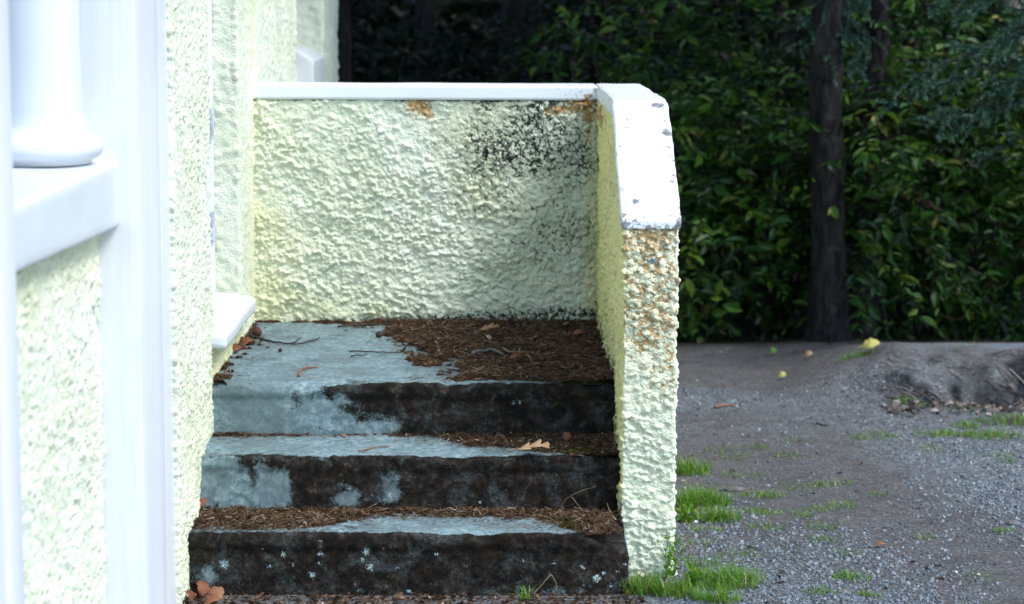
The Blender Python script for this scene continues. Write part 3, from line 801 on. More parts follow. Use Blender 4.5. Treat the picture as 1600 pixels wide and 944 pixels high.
def litter(name, label, x0, x1, y0, y1, z, maskf, thick, nn, nb, seed):
    r = np.random.default_rng(seed)
    st = 0.006
    ax_ = np.arange(x0, x1, st); ay_ = np.arange(y0, y1, st)
    A, B = np.meshgrid(ax_, ay_, indexing='ij'); P = np.stack([A.ravel(), B.ravel(), np.zeros(A.size)], -1)
    def hgt(P):
        m = maskf(P[:, 0], P[:, 1], fbm(P, 9, 4, seed), fbm(P, 30, 3, seed + 1))
        return m, z - 0.008 + m * (thick * (0.45 + 0.9 * fbm(P, 12, 3, seed + 2)) + 0.010 * (fbm(P, 75, 3, seed + 3)))
    m, h = hgt(P)
    V = np.stack([P[:, 0], P[:, 1], h], -1)
    I = np.arange(A.size).reshape(A.shape); F = np.stack([I[:-1, :-1], I[1:, :-1], I[1:, 1:], I[:-1, 1:]], -1).reshape(-1, 4)
    keep = (m[F] > 0.02).any(axis=1); F = F[keep]
    ac = Acc()
    ac.add(V, F, 0.05 + 0.55 * fbm(P, 40, 3, seed + 4))
    def pts(n):
        q = np.stack([r.uniform(x0, x1, n * 3), r.uniform(y0, y1, n * 3), np.zeros(n * 3)], -1)
        mm, hh = hgt(q); k = r.uniform(0, 1, len(q)) < mm ** 0.8; q[:, 2] = np.maximum(hh, z) + 0.001
        return q[k][:n]
    q = pts(nn); n = len(q); X, Y, Z = flat_axes(n, 0.16, r)
    L = r.uniform(0.015, 0.055, n)
    q[:, 2] += np.abs(Y[:, 2]) * L * 0.4
    Vn, Fn, Rn = scatter(NEEDLE_V, NEEDLE_F, q - Y * L[:, None] * .5, X, Y, Z, np.stack([r.uniform(0.0014, 0.003, n), L, L * .3], -1), np.clip(r.beta(1.9, 1.7, n), 0, 1))
    ac.add(Vn, Fn, Rn)
    q = pts(nb); n = len(q); X, Y, Z = flat_axes(n, 0.35, r)
    L = r.uniform(0.006, 0.02, n); q[:, 2] += 0.002
    Vn, Fn, Rn = scatter(BIT_V, BIT_F, q, X, Y, Z, L, np.clip(r.beta(2, 2, n), 0, 1) ** 1.1)
    ac.add(Vn, Fn, Rn)
    nf = nn // 3                                         # loose needles thinning out past the edge
    q = np.stack([r.uniform(x0, x1, nf * 4), r.uniform(y0, y1, nf * 4), np.full(nf * 4, z + .003)], -1)
    sh = [q + np.array([dx, dy, 0]) for dx, dy in ((.05, 0), (-.05, 0), (0, .05), (0, -.05), (.1, .02), (.0, .1))]
    mb = sum(hgt(p_)[0] for p_ in sh) / len(sh)
    q = q[(hgt(q)[0] < .3) & (r.uniform(0, 1, len(q)) < mb * 0.8 + 0.012)][:nf]; n = len(q)
    X, Y, Z = flat_axes(n, 0.06, r); L = r.uniform(0.006, 0.03, n)
    Vn, Fn, Rn = scatter(NEEDLE_V, NEEDLE_F, q, X, Y, Z, np.stack([r.uniform(0.0012, 0.0026, n), L, L * .15], -1), r.beta(2, 2.1, n))
    ac.add(Vn, Fn, Rn)
    o = ac.build(name, M['litter'], None, smooth=False)
    return tag(o, label, 'leaf litter', kind='stuff')

def land_mask(x, y, n, n2):
    t = np.clip((y - 6.76) / 1.24, 0, 1)
    xb = -0.075 - 0.41 * t ** 0.75
    m = ss(x - xb + 0.30 * (n - .5) + 0.30 * (n2 - .5), -0.02, 0.16)
    fr = 6.785 - 0.05 * ss(x, 0.10, 0.25)
    m = m * ss(y + 0.05 * (n2 - .5), fr - 0.004, fr + 0.03)
    left = ss(-0.835 - x + 0.16 * (n2 - .5) + 0.10 * (n - .5), 0, 0.03) * 0.7
    back = ss(y + 0.05 * (n2 - .5), 7.975, 7.995) * 0.7
    return np.maximum(np.maximum(m, left), back)
litter('leaf_litter', 'brown pine needles and leaf crumbs heaped over the right half of the landing', XL, XR + 0.01, 6.752, 8.0, Z3, land_mask, 0.020, 17000, 1600, 201)
def t2_mask(x, y, n, n2):
    yb = 6.722 - 0.16 * ss(x, -0.22, -0.02) - 0.05 * ss(x, 0.02, 0.16) - 0.10 * ss(x, 0.12, 0.28) - 0.03 * gauss(x, -.8, .06)
    return ss(y - yb + 0.05 * (n - .5) + 0.05 * (n2 - .5), -0.005, 0.045)
litter('leaf_litter', 'brown needle litter along the back of the middle step, thicker at the right', XL, XR + 0.01, D2 + 0.004, D3 + 0.008, Z2, t2_mask, 0.008, 5000, 500, 211)
def t1_mask(x, y, n, n2):
    yb = D1 + 0.03 + 0.165 * ss(x, -0.55, -0.30) - 0.03 * ss(x, -.2, .02) - 0.05 * ss(x, 0.0, 0.15) - 0.13 * ss(x, 0.16, 0.30)
    return ss(y - yb + 0.06 * (n - .5) + 0.06 * (n2 - .5), -0.005, 0.055)
litter('leaf_litter', 'brown needle litter on the lowest step, covering its left end', XL, XR - 0.02, D1 + 0.004, D2 + 0.008, Z1, t1_mask, 0.008, 8000, 800, 221)

def moss_pad(name, label, pts, z, h, seed):
    """a pad of short moss shoots over a low cushion"""
    r = np.random.default_rng(seed); ac = Acc()
    for (cx, cy, rx, ry) in pts:
        n = int(9000 * rx * ry / 0.004 * 0.16)
        a = r.uniform(0, 2 * np.pi, n); q = np.sqrt(r.uniform(0, 1, n))
        p = np.stack([cx + rx * q * np.cos(a), cy + ry * q * np.sin(a), z + h * (1 - q ** 2) * r.uniform(.3, 1, n)], -1)
        X, Y, Z = flat_axes(n, 1.2, r); Y[:, 2] = np.abs(Y[:, 2])
        L = r.uniform(0.006, 0.014, n)
        v, f, rr = scatter(NEEDLE_V, NEEDLE_F, p, X, Y, Z, np.stack([np.full(n, 0.0028), L, L], -1), np.clip(r.beta(2, 2, n), 0, 1))
        ac.add(v, f, rr)
    return tag(ac.build(name, M['mossy'], None, smooth=False), label, 'moss', kind='stuff')
moss_pad('moss', 'olive moss on the front edge of the landing beside the side wall', [(0.28, 6.80, 0.13, 0.045), (0.14, 6.84, 0.12, 0.03), (0.33, 6.93, 0.06, 0.12)], Z3 - 0.002, 0.012, 231)
moss_pad('moss', 'olive moss on the front edge of the middle step beside the side wall', [(0.28, 6.51, 0.10, 0.045), (0.16, 6.54, 0.07, 0.03)], Z2 - 0.002, 0.012, 232)
moss_pad('moss', 'olive moss on the right end of the lowest step', [(0.27, 6.27, 0.07, 0.05), (0.22, 6.33, 0.06, 0.03)], Z1 - 0.002, 0.012, 233)

# ------------------------------------------------------------------ single leaves, twigs, cones
def lobed_leaf(nl=4, depth=0.55, w=0.42, seed=0, fwd=0.1):
    """outline of an oak-like leaf along +Y, length 1, folded and curled"""
    r = np.random.default_rng(seed); m = 4 * nl + 1
    t = np.linspace(0, 1, m)
    prof = w * np.sin(np.pi * np.clip(t, 0.02, 1) ** 0.8) ** 0.7
    lob = 1 - depth * (0.5 + 0.5 * np.cos(t * nl * 2 * np.pi))
    ws = [prof * lob * (1 + r.normal(0, .12, m)) for _ in (0, 1)]
    for q in ws: q[0] = 0.012; q[-1] = 0.01
    mid = np.stack([0.03 * np.sin(t * 4), t, 0.12 * np.sin(t * 3.0) ** 2], -1)
    curl = 0.5
    Lf = mid + np.stack([-ws[0], fwd * ws[0], curl * ws[0] ** 2 * 2 + .05 * r.normal(size=m) * ws[0]], -1)
    Rt = mid + np.stack([ws[1], fwd * ws[1], curl * ws[1] ** 2 * 1.5 + .05 * r.normal(size=m) * ws[1]], -1)
    V = np.concatenate([Lf, mid, Rt]); I = np.arange(m)
    F = np.concatenate([np.stack([I[:-1], I[:-1] + m, I[1:] + m, I[1:]], -1), np.stack([I[:-1] + m, I[:-1] + 2 * m, I[1:] + 2 * m, I[1:] + m], -1)])
    V = np.concatenate([V, [[-.012, -.25, -.02], [.012, -.25, -.02], [0.012, 0.02, 0.012], [-0.012, 0.02, .012]]]); k = 3 * m
    F = np.concatenate([F, [[k, k + 1, k + 2, k + 3]]])
    return V, F
def thicken(o, t=0.0006):
    md = o.modifiers.new('solid', 'SOLIDIFY'); md.thickness = t; md.offset = 0
    return o
def place(V, loc, yaw, size, pitch=0.0, roll=0.0):
    Mx = np.array((Matrix.Rotation(yaw, 3, 'Z') @ Matrix.Rotation(pitch, 3, 'X') @ Matrix.Rotation(roll, 3, 'Y')))
    return (V * size) @ Mx.T + np.asarray(loc)
def leaf_thing(name, label, loc, yaw, size, mat, rnd, pitch=0, roll=0, seed=0, nl=4, depth=.55, w=.42, group=None, simple=False, fwd=.1):
    if simple: V, F = lobed_leaf(2, 0.0, w, seed)
    else: V, F = lobed_leaf(nl, depth, w, seed, fwd)
    V = place(V, loc, yaw, size, pitch, roll)
    o = mesh(name, V, F, mat, attrs=dict(rnd=np.full(len(V), rnd)))
    thicken(o)
    return tag(o, label, 'leaf', group)

p = on_z(838, 702, Z2 + 0.02)
leaf_thing('oak_leaf', 'tan lobed leaf lying on the right part of the middle step', (p[0] - 0.065, p[1] - .01, Z2 + 0.022), R(-86), 0.105, M['dryleaf'], 0.8, 0.0, 0.12, seed=3, nl=3, depth=.75, w=.40, fwd=.9)
p = on_z(770, 520, Z3 + 0.02)
leaf_thing('oak_leaf', 'pale narrow lobed leaf at the back of the landing litter', (p[0] - 0.05, p[1], Z3 + 0.030), R(-80), 0.075, M['dryleaf'], 0.7, 0.1, 0.3, seed=4, nl=3, depth=.7, w=.32, fwd=.9)
p = on_z(765, 536, Z3 + 0.02)
leaf_thing('leaf_fragment', 'small cream leaf fragment amid the landing litter', (p[0], p[1], Z3 + 0.032), R(30), 0.032, M['dryleaf'], 1.0, 0.4, 0.2, seed=5, nl=2, w=.5)
p = on_z(796, 565, Z3 + 0.02)
leaf_thing('red_leaf', 'small red leaf on the landing litter near the front edge', (p[0], p[1], Z3 + 0.030), R(-70), 0.05, M['dryleaf'], 0.15, 0.2, 0.3, seed=6, nl=3)
p = on_z(895, 527, Z3 + 0.02)
leaf_thing('red_leaf', 'small rust leaf on the landing litter close to the side wall', (p[0], p[1], Z3 + 0.030), R(-85), 0.045, M['dryleaf'], 0.22, 0.2, 0.3, seed=7, nl=2, depth=.2)
p = on_z(886, 688, Z2 + 0.02)
leaf_thing('red_leaf', 'small reddish leaf standing at the back of the middle step, right of the tan leaf', (p[0], p[1] + .03, Z2 + 0.012), R(10), 0.03, M['dryleaf'], 0.3, 1.0, 0.0, seed=8, nl=2, depth=.2, w=.5)
p = on_z(318, 790, Z1 + 0.02)
leaf_thing('red_leaf', 'rust leaf against the house at the left end of the lowest step', (p[0] - .02, p[1], Z1 + 0.008), R(-20), 0.05, M['dryleaf'], 0.3, 0.7, 0.1, seed=9, nl=2, depth=.15, w=.5)
p = on_z(375, 538, Z3 + 0.01)
for k, (du, dv, yw, sz) in enumerate(((0, 0, -60, .05), (-12, 10, -30, .045))):
    p = on_z(375 + du, 538 + dv, Z3 + 0.01)
    leaf_thing('brown_leaf', ('curled brown leaf in the left corner of the landing below the door sill', 'curled brown leaf by the house wall nearer the landing front')[k], (p[0], p[1], Z3 + 0.010), R(yw), sz, M['dryleaf'], 0.2, 0.25, 0.4, seed=20 + k, nl=2, depth=.3, w=.45)
# leaves at the foot of the steps
BL = [(318, 918, .05, 20, .42, .9, 'upright pink-brown leaf leaning on the lowest step beside the house wall'),
      (332, 930, .055, -35, .62, .7, 'tan leaf leaning against the lowest step, right of the pink-brown one'),
      (300, 930, .045, 50, .25, .8, 'dark red leaf tucked between house wall and lowest step'),
      (318, 941, .05, -70, .5, .2, 'flat orange leaf on the ground at the house corner')]
for k, (u, v, sz, yw, rn, pt, lb) in enumerate(BL):
    p = on_z(u, min(v + 10, 943), 0.01)
    leaf_thing('brown_leaf', lb, (p[0], min(p[1], 6.14), 0.008), R(yw), sz, M['dryleaf'], rn * .8, pt, 0.25, seed=30 + k, nl=2, depth=.25, w=.48)
r_ = np.random.default_rng(77)
ac = Acc()
n = 2200
q = np.stack([r_.uniform(-1.0, 0.45, n), r_.uniform(5.75, 6.17, n), r_.uniform(0.002, 0.012, n)], -1)
X, Y, Z = flat_axes(n, 0.35, r_)
v, f, rr = scatter(BIT_V, BIT_F, q, X, Y, Z, r_.uniform(0.008, 0.026, n), np.clip(r_.beta(1.6, 1.7, n), 0, 1)); ac.add(v, f, rr)
n = 3500
q = np.stack([r_.uniform(-1.0, 0.45, n), r_.uniform(5.75, 6.17, n), r_.uniform(0.002, 0.008, n)], -1)
X, Y, Z = flat_axes(n, 0.15, r_); L = r_.uniform(.015, .05, n)
v, f, rr = scatter(NEEDLE_V, NEEDLE_F, q, X, Y, Z, np.stack([np.full(n, .002), L, L * .3], -1), np.clip(r_.beta(2, 2, n), 0, 1)); ac.add(v, f, rr)
tag(ac.build('leaf_litter', M['litter'], None, smooth=False), 'strip of brown leaf crumbs on the ground along the foot of the steps', 'leaf litter', kind='stuff')
# dead grass and root strands trailing over the cut face of the bank
ac = Acc(); n = 300
q = np.stack([r_.uniform(1.55, 3.0, n), r_.uniform(9.0, 9.55, n), np.zeros(n)], -1); q[:, 2] = terrain(q[:, 0], q[:, 1]) + .004
d_ = np.stack([r_.normal(.75, .3, n), r_.normal(-.5, .25, n), np.zeros(n)], -1); L = r_.uniform(.04, .16, n)
e_ = q + d_ * L[:, None]; e_[:, 2] = terrain(e_[:, 0], e_[:, 1]) + .004
m_ = (q + e_) / 2; m_[:, 2] = np.maximum(terrain(m_[:, 0], m_[:, 1]), m_[:, 2]) + .008
sd = np.cross(d_, [0, 0, 1.0]); sd /= np.linalg.norm(sd, axis=1, keepdims=True); w_ = r_.uniform(.001, .003, n)[:, None]
Vs_ = np.stack([q - sd * w_, q + sd * w_, m_ + sd * w_, m_ - sd * w_, e_], 1).reshape(-1, 3)
o_ = (np.arange(n) * 5)[:, None]
ac.add(Vs_, [np.array([[0, 1, 2, 3]]) + o_, np.array([[3, 2, 4]]) + o_], np.repeat(r_.beta(1.4, 1.8, n), 5))
tag(ac.build('dead_grass', M['greyleaf'], None), 'dead grass and root strands trailing down the earth bank', 'dead grass', kind='stuff')
# curled dead leaves at the foot of the earth bank
ac = Acc(); n = 320
q = np.stack([r_.uniform(1.65, 2.9, n), np.zeros(n), np.zeros(n)], -1)
q[:, 1] = 8.98 + r_.normal(0, 0.11, n) - 0.05 * (q[:, 0] - 2.2)
q[:, 2] = terrain(q[:, 0], q[:, 1]) + 0.012
X, Y, Z = flat_axes(n, 0.55, r_)
LV, LF = lobed_leaf(3, .4, .36, 11)
v, f, rr = scatter(LV, LF, q, X, Y, Z, r_.uniform(0.018, 0.05, n), r_.beta(1.6, 1.6, n)); ac.add(v, f, rr)
tag(ac.build('leaf_litter', M['greyleaf'], None), 'grey-brown dead leaves heaped at the foot of the earth bank', 'leaf litter', kind='stuff')

def stick(name, label, pts, rad, mat, cat='twig', sides=6, branches=()):
    ac = Acc()
    def sm(p, k=14):
        p = np.asarray(p, float); t = np.linspace(0, len(p) - 1, k * (len(p) - 1) // 2 + 2)
        out = np.stack([np.interp(t, np.arange(len(p)), p[:, c]) for c in range(3)], -1)
        for _ in range(2): out[1:-1] = (out[:-2] + 2 * out[1:-1] + out[2:]) / 4
        out += (np.stack([fbm(out, 60, 2, 300), fbm(out, 60, 2, 301), fbm(out, 60, 2, 302)], -1) - .5) * rad * 1.6
        return out
    P = sm(pts); v, f = tube(P, np.linspace(rad, rad * .55, len(P)), sides); ac.add(v, f)
    for b, rb in branches:
        P = sm(b); v, f = tube(P, np.linspace(rb, rb * .5, len(P)), sides); ac.add(v, f)
    return tag(ac.build(name, mat), label, cat)
def zpts(lst, z, dz=0.004):
    return [on_z(u, v, z + dz + (w[0] if w else 0)) for u, v, *w in lst]
stick('twig', 'dark forked twig lying at the back left of the landing', zpts([(393, 526), (408, 529), (430, 535), (468, 538), (500, 528)], Z3, .006), 0.0042, M['twig'], branches=[(zpts([(456, 536), (467, 530), (470, 528, .01)], Z3, .006), .0025)])
stick('twig', 'short bent reddish twig in the middle of the bare landing', zpts([(467, 586), (471, 577), (480, 574), (497, 574)], Z3, .006), 0.0045, M['redstick'])
stick('twig', 'long thin dark twig lying along the foot of the back wall', zpts([(528, 510), (570, 507), (620, 506), (660, 503)], Z3, .008), 0.004, M['twig'])
stick('twig', 'thin dark twig poking out of the landing litter', zpts([(546, 549), (570, 549), (600, 550), (625, 551)], Z3, .006), 0.003, M['twig'])
stick('twig', 'short dark twig beside the edge of the landing litter', zpts([(548, 556), (562, 555), (574, 554)], Z3, .005), 0.003, M['twig'])
stick('twig', 'grey broken stick half buried in the landing litter', zpts([(738, 552), (755, 548), (772, 546), (786, 553)], Z3, .028), 0.007, M['slate'])
stick('twig', 'curved thin pale stick on the landing litter', zpts([(786, 544), (795, 550), (812, 550), (822, 549)], Z3, .03), 0.003, M['palestick'])
stick('twig', 'thin tan twig on the bare tread of the middle step', zpts([(561, 705), (575, 702), (588, 698), (610, 698)], Z2, .004), 0.0025, M['redstick'])
def air(lst, y):
    return [on_y(u, v, y + (w[0] if w else 0)) for u, v, *w in lst]
stick('dry_stem', 'arched pale dry stem in front of the middle riser, right side', air([(882, 800, 0.12), (878, 790, .1), (884, 780, .08), (893, 774, .06), (908, 767, .04), (930, 760)], 6.33), 0.0016, M['palestick'], 'stem', branches=[(air([(893, 776, .06), (902, 788, .05), (913, 802, .08)], 6.33), .0012)])
stick('dry_stem', 'thin dry stems standing in the corner of the lowest step by the side wall', air([(955, 802), (951, 795), (949, 786)], 6.40), 0.0014, M['palestick'], 'stem', branches=[(air([(943, 806), (950, 800), (955, 799)], 6.40), .0013)])
stick('dry_stem', 'bent pale stem leaning on the lowest riser above the small grass tuft', air([(832, 929), (848, 912), (861, 896), (870, 912), (868, 934)], 6.14), 0.0016, M['palestick'], 'stem')
stick('dry_stem', 'tall thin pale stalk standing in the grass right of the wall end', air([(1084, 905), (1083, 880), (1078, 855), (1070, 838)], 6.5), 0.0022, M['palestick'], 'stem')
# cone by the twig
V, F = lathe([(0.0, 0), (0.010, 0.002), (0.016, 0.010), (0.017, 0.018), (0.012, 0.027), (0.004, 0.031), (0, 0.032)], 0, 0, 14)
V = V * (1 + 0.35 * (fbm(V, 220, 2, 5) - .5))[:, None]
p = on_z(402, 526, Z3)
tag(mesh('pine_cone', V + np.array([p[0], p[1], Z3]), F, M['cone']), 'small round brown pine cone at the end of the dark forked twig', 'cone')
V2 = V * 0.75
p = on_z(592, 528, Z3)
tag(mesh('pine_cone', V2 + np.array([p[0], p[1], Z3]), F, M['twig']), 'small black pine cone at the left edge of the landing litter', 'cone')
p = on_z(438, 550, Z3)
tag(mesh('seed', V * 0.42 + np.array([p[0], p[1], Z3]), F, M['twig']), 'tiny black seed on the bare landing below the forked twig', 'seed')

# ------------------------------------------------------------------ gravel
ICO_V = []
ph = (1 + 5 ** .5) / 2
for a in (-1, 1):
    for b in (-ph, ph): ICO_V += [(0, a, b), (a, b, 0), (b, 0, a)]
ICO_V = np.array(ICO_V) / math.hypot(1, ph)
from itertools import combinations
_d = [(i, j, k) for i, j, k in combinations(range(12), 3) if all(abs(np.linalg.norm(ICO_V[x] - ICO_V[y]) - 1.0515) < 0.02 for x, y in ((i, j), (j, k), (i, k)))]
ICO_F = np.array([(i, j, k) if np.dot(np.cross(ICO_V[j] - ICO_V[i], ICO_V[k] - ICO_V[i]), ICO_V[i]) > 0 else (i, k, j) for i, j, k in _d])
n = 62000
q = np.stack([r_.uniform(0.50, 2.9, n), 5.9 + 3.6 * r_.uniform(0, 1, n) ** 1.5, np.zeros(n)], -1)
pm = gauss(q[:, 0] - (0.75 + (q[:, 1] - 6.0) * 0.02 + 0.75 * ss(-q[:, 1], -7.6, -6.2)), 0.25, 0.5) * ss(q[:, 1], 9.4, 6.3)
dens = np.clip(1.05 - 1.0 * pm + 1.2 * (fbm(q, 1.6, 4, 70) - .5) - 0.75 * ss(q[:, 1], 6.8, 8.2) - 0.35 * ss(q[:, 0], 1.9, 2.6), 0.04, 1)
dens *= 1 - 0.9 * (ss(q[:, 0], 1.6, 1.95) * ss(q[:, 1], 8.85, 9.05))
dens = np.maximum(dens, 0.75 * ss(1.05 - q[:, 0], 0, .3) * ss(q[:, 1], 7.7, 7.2))
q = q[(r_.uniform(0, 1, n) < dens) & ((q[:, 0] > XO + .02) | (q[:, 1] < 6.38))]; n = len(q)
q[:, 2] = terrain(q[:, 0], q[:, 1]) + 0.001
X = rand_dirs(n, r_); Y = np.cross(X, rand_dirs(n, r_)); Y /= np.linalg.norm(Y, axis=1, keepdims=True); Z = np.cross(X, Y)
size = np.clip(r_.lognormal(math.log(0.0044), 0.38, n), .002, .009)
OCT_V = np.array([[1, 0, 0], [-1, 0, 0], [0, 1, 0], [0, -1, 0], [0, 0, 1], [0, 0, -1]], float)
OCT_F = np.array([[0, 2, 4], [2, 1, 4], [1, 3, 4], [3, 0, 4], [2, 0, 5], [1, 2, 5], [3, 1, 5], [0, 3, 5]])
v, f, rr = scatter(OCT_V, OCT_F, q, X, Y, Z, 1.15 * size[:, None] * r_.uniform(0.55, 1.25, (n, 3)), np.clip(r_.beta(2.2, 2.6, n) + (r_.uniform(0, 1, n) > .993) * .4, 0, 1))
ac = Acc(); ac.add(v, f, rr)
tag(ac.build('gravel', M['gravel'], None, smooth=False), 'loose blue-grey gravel scattered over the drive', 'gravel', kind='stuff')
# leaf crumbs and needles strewn over the drive
ac = Acc(); n = 900
q = np.stack([r_.uniform(.56, 2.9, n), 6.0 + 4.7 * r_.uniform(0, 1, n) ** 1.3, np.zeros(n)], -1)
q = q[(fbm(q, 1.7, 3, 88) + .35 * gauss(q[:, 0], .7, .3) > r_.uniform(.3, .85, n))]; n = len(q); q[:, 2] = terrain(q[:, 0], q[:, 1]) + .005
X, Y, Z = flat_axes(n, 0.25, r_); L = r_.uniform(.008, .032, n)
v, f, rr = scatter(BIT_V, BIT_F, q, X, Y, Z, np.stack([L * r_.uniform(.15, .9, n), L, L], -1), r_.beta(2, 1.5, n)); ac.add(v, f, rr)
tag(ac.build('leaf_litter', M['litter'], None, smooth=False), 'brown leaf crumbs strewn over the gravel drive', 'leaf litter', kind='stuff')
# stones and bits on the drive
def pebble(name, label, u, v_, size, mat, seed, cat='stone'):
    r = np.random.default_rng(seed); p = on_ground(u, v_)
    V, N, F = ring_box((-1, -1, -1), (1, 1, 1), (.25, .25, .25), 0.9)
    V = V * (1 + .35 * (fbm(V, 1.4, 3, seed) - .5))[:, None] * np.array(size)
    return tag(mesh(name, V + p + np.array([0, 0, size[2] * .55]), F, mat), label, cat)
pebble('flat_stone', 'flat grey stone in the gravel behind the large grass tuft', 1147, 767, (.035, .02, .010), M['slate'], 401)
pebble('stone', 'pale stone in the gravel at the right edge of the drive', 1582, 820, (.022, .016, .010), M['slate'], 402)
pebble('stone', 'small white stone in the gravel left of the flat stone', 1087, 817, (.008, .007, .005), M['cleanwhite'], 403)
stick('bark_strip', 'thin orange-brown strip of bark lying on the far drive', [on_ground(1116, 638) + [0, 0, .006], on_ground(1132, 637) + [0, 0, .008], on_ground(1147, 635) + [0, 0, .006]], 0.007, M['redstick'], 'stick')
stick('stick', 'short grey stick lying in the middle of the far drive', [on_ground(1277, 662) + [0, 0, .005], on_ground(1285, 665) + [0, 0, .006], on_ground(1294, 667) + [0, 0, .005]], 0.006, M['slate'], 'stick')
stick('stick', 'thin brown stick on the gravel beside the stalk', [on_ground(1160, 855) + [0, 0, .005], on_ground(1172, 857) + [0, 0, .006], on_ground(1184, 860) + [0, 0, .005]], 0.003, M['twig'], 'stick')
p = on_ground(1360, 550)
leaf_thing('yellow_leaf', 'large yellow leaf on the crest right of the tree trunk', p + [-.04, 0, .03], R(-85), 0.085, M['yellowleaf'], .5, .2, .9, seed=50, w=.30, simple=True)
p = on_ground(1222, 593)
leaf_thing('yellow_leaf', 'small yellow-green leaf on the far drive left of the trunk', p + [-.015, 0, .014], R(-70), 0.038, M['yellowleaf'], .5, .3, .7, seed=51, w=.4, simple=True)
p = on_ground(1208, 556)
leaf_thing('green_leaf', 'small fresh green leaf on the ground near the woodland edge', p + [-.015, 0, .014], R(-60), 0.042, M['greenleaf'], .5, .4, .6, seed=52, w=.4, simple=True)
p = on_ground(1262, 561)
leaf_thing('tan_leaf', 'small tan leaf on the ground in front of the trunk', p + [-.015, 0, .014], R(-100), 0.042, M['dryleaf'], .8, .4, .6, seed=53, w=.4, simple=True)
p = on_ground(1374, 856)
leaf_thing('tan_leaf', 'small orange-brown leaf on the gravel in the lower middle of the drive', p + [-.015, 0, .008], R(-80), 0.035, M['dryleaf'], .45, .1, .2, seed=54, w=.3, simple=True)

# ------------------------------------------------------------------ grass
def blades(pos, H, lean, width, r, ac, rn=None):
    """curved tapering blades; pos (n,3), H (n,)"""
    n = len(pos); a = r.uniform(0, 2 * np.pi, n); d = np.stack([np.cos(a), np.sin(a), np.zeros(n)], -1)
    s = np.stack([-np.sin(a), np.cos(a), np.zeros(n)], -1); k = 4
    V = np.zeros((n, 2 * k + 1, 3))
    for i in range(k + 1):
        t = i / k; c = pos + d * (lean * H * t ** 1.8)[:, None]; c = c + np.stack([0 * H, 0 * H, H * (t - 0.35 * np.clip(lean, 0, 1.3) * t ** 2.2)], -1)
        w = width * (1 - t ** 1.6) * .5
        if i < k: V[:, 2 * i] = c - s * w[:, None]; V[:, 2 * i + 1] = c + s * w[:, None]
        else: V[:, 2 * k] = c
    F4 = np.concatenate([(np.array([[2 * i, 2 * i + 1, 2 * i + 3, 2 * i + 2]]) + (np.arange(n) * (2 * k + 1))[:, None]) for i in range(k - 1)])
    F3 = np.array([[2 * k - 2, 2 * k - 1, 2 * k]]) + (np.arange(n) * (2 * k + 1))[:, None]
    rn = np.clip(r.beta(2.0, 1.9, n) + (r.uniform(0, 1, n) > .93) * .5, 0, 1) if rn is None else rn
    ac.add(V.reshape(-1, 3), [F4, F3], np.repeat(np.clip(rn, 0, 1), 2 * k + 1))
def tuft(label, u, v_, rx, ry, H, n, seed, group='grass tufts on the drive'):
    r = np.random.default_rng(seed); p = on_ground(u, v_); ac = Acc()
    a = r.uniform(0, 2 * np.pi, n); q = r.uniform(0, 1, n) ** .6
    pos = np.stack([p[0] + rx * q * np.cos(a), p[1] + ry * q * np.sin(a), 0 * a], -1); pos[:, 2] = terrain(pos[:, 0], pos[:, 1]) - .003
    blades(pos, 1.25 * H * r.uniform(.45, 1.1, n) * (1 - .35 * q), r.uniform(.2, 1.5, n), r.uniform(.002, .0045, n), r, ac)
    return tag(ac.build('grass_tuft', M['grass'], None), label, 'grass', group)
tuft('bright grass tuft at the foot of the wall end, left side', 1003, 924, .085, .06, .085, 330, 501)
tuft('grass tuft at the foot of the wall end, right corner', 1058, 930, .07, .06, .075, 220, 502)
tuft('small grass tuft at the foot of the lowest riser', 820, 938, .02, .02, .06, 45, 503)
tuft('broad grass tuft spreading over the gravel right of the wall end', 1130, 912, .12, .10, .075, 480, 504)
tuft('grass tuft at the bottom edge right of the wall end', 1120, 940, .07, .04, .06, 220, 505)
tuft('tall dense grass tuft against the outer face of the wall', 1095, 788, .10, .09, .085, 520, 506)
tuft('grass tuft in the gravel just in front of the tall dense one', 1122, 812, .085, .07, .06, 300, 507)
tuft('grass tuft beside the wall at middle distance, above the tall dense one', 1078, 738, .08, .08, .075, 260, 508)
tuft('low grass tuft right of the flat grey stone', 1192, 776, .08, .06, .03, 130, 509)
tuft('low grass tuft on the dirt, next to the tuft in the gravel', 1193, 802, .07, .06, .03, 120, 510)
tuft('low grass patch on the gravel at the lower middle', 1322, 903, .075, .06, .03, 150, 511)
tuft('low grass patch at the bottom edge of the drive, left of middle', 1283, 927, .05, .04, .03, 100, 512)
tuft('low grass patch at the bottom edge of the drive, right of middle', 1355, 931, .04, .03, .025, 70, 513)
tuft('grass patch by the dead leaves at the right edge', 1585, 660, .16, .10, .05, 300, 514)
tuft('grass patch in front of the earth bank, right of middle', 1475, 680, .12, .07, .035, 200, 515)
tuft('bright grass tuft in front of the earth bank near the right edge', 1550, 683, .13, .07, .045, 240, 516)
tuft('grass sprig at the left foot of the earth bank', 1415, 630, .07, .05, .05, 90, 517)
tuft('grass sprig in the drive below the earth bank', 1510, 667, .06, .05, .04, 90, 518)
tuft('grass tuft on the crest left of the yellow leaf', 1338, 568, .09, .06, .04, 110, 519)
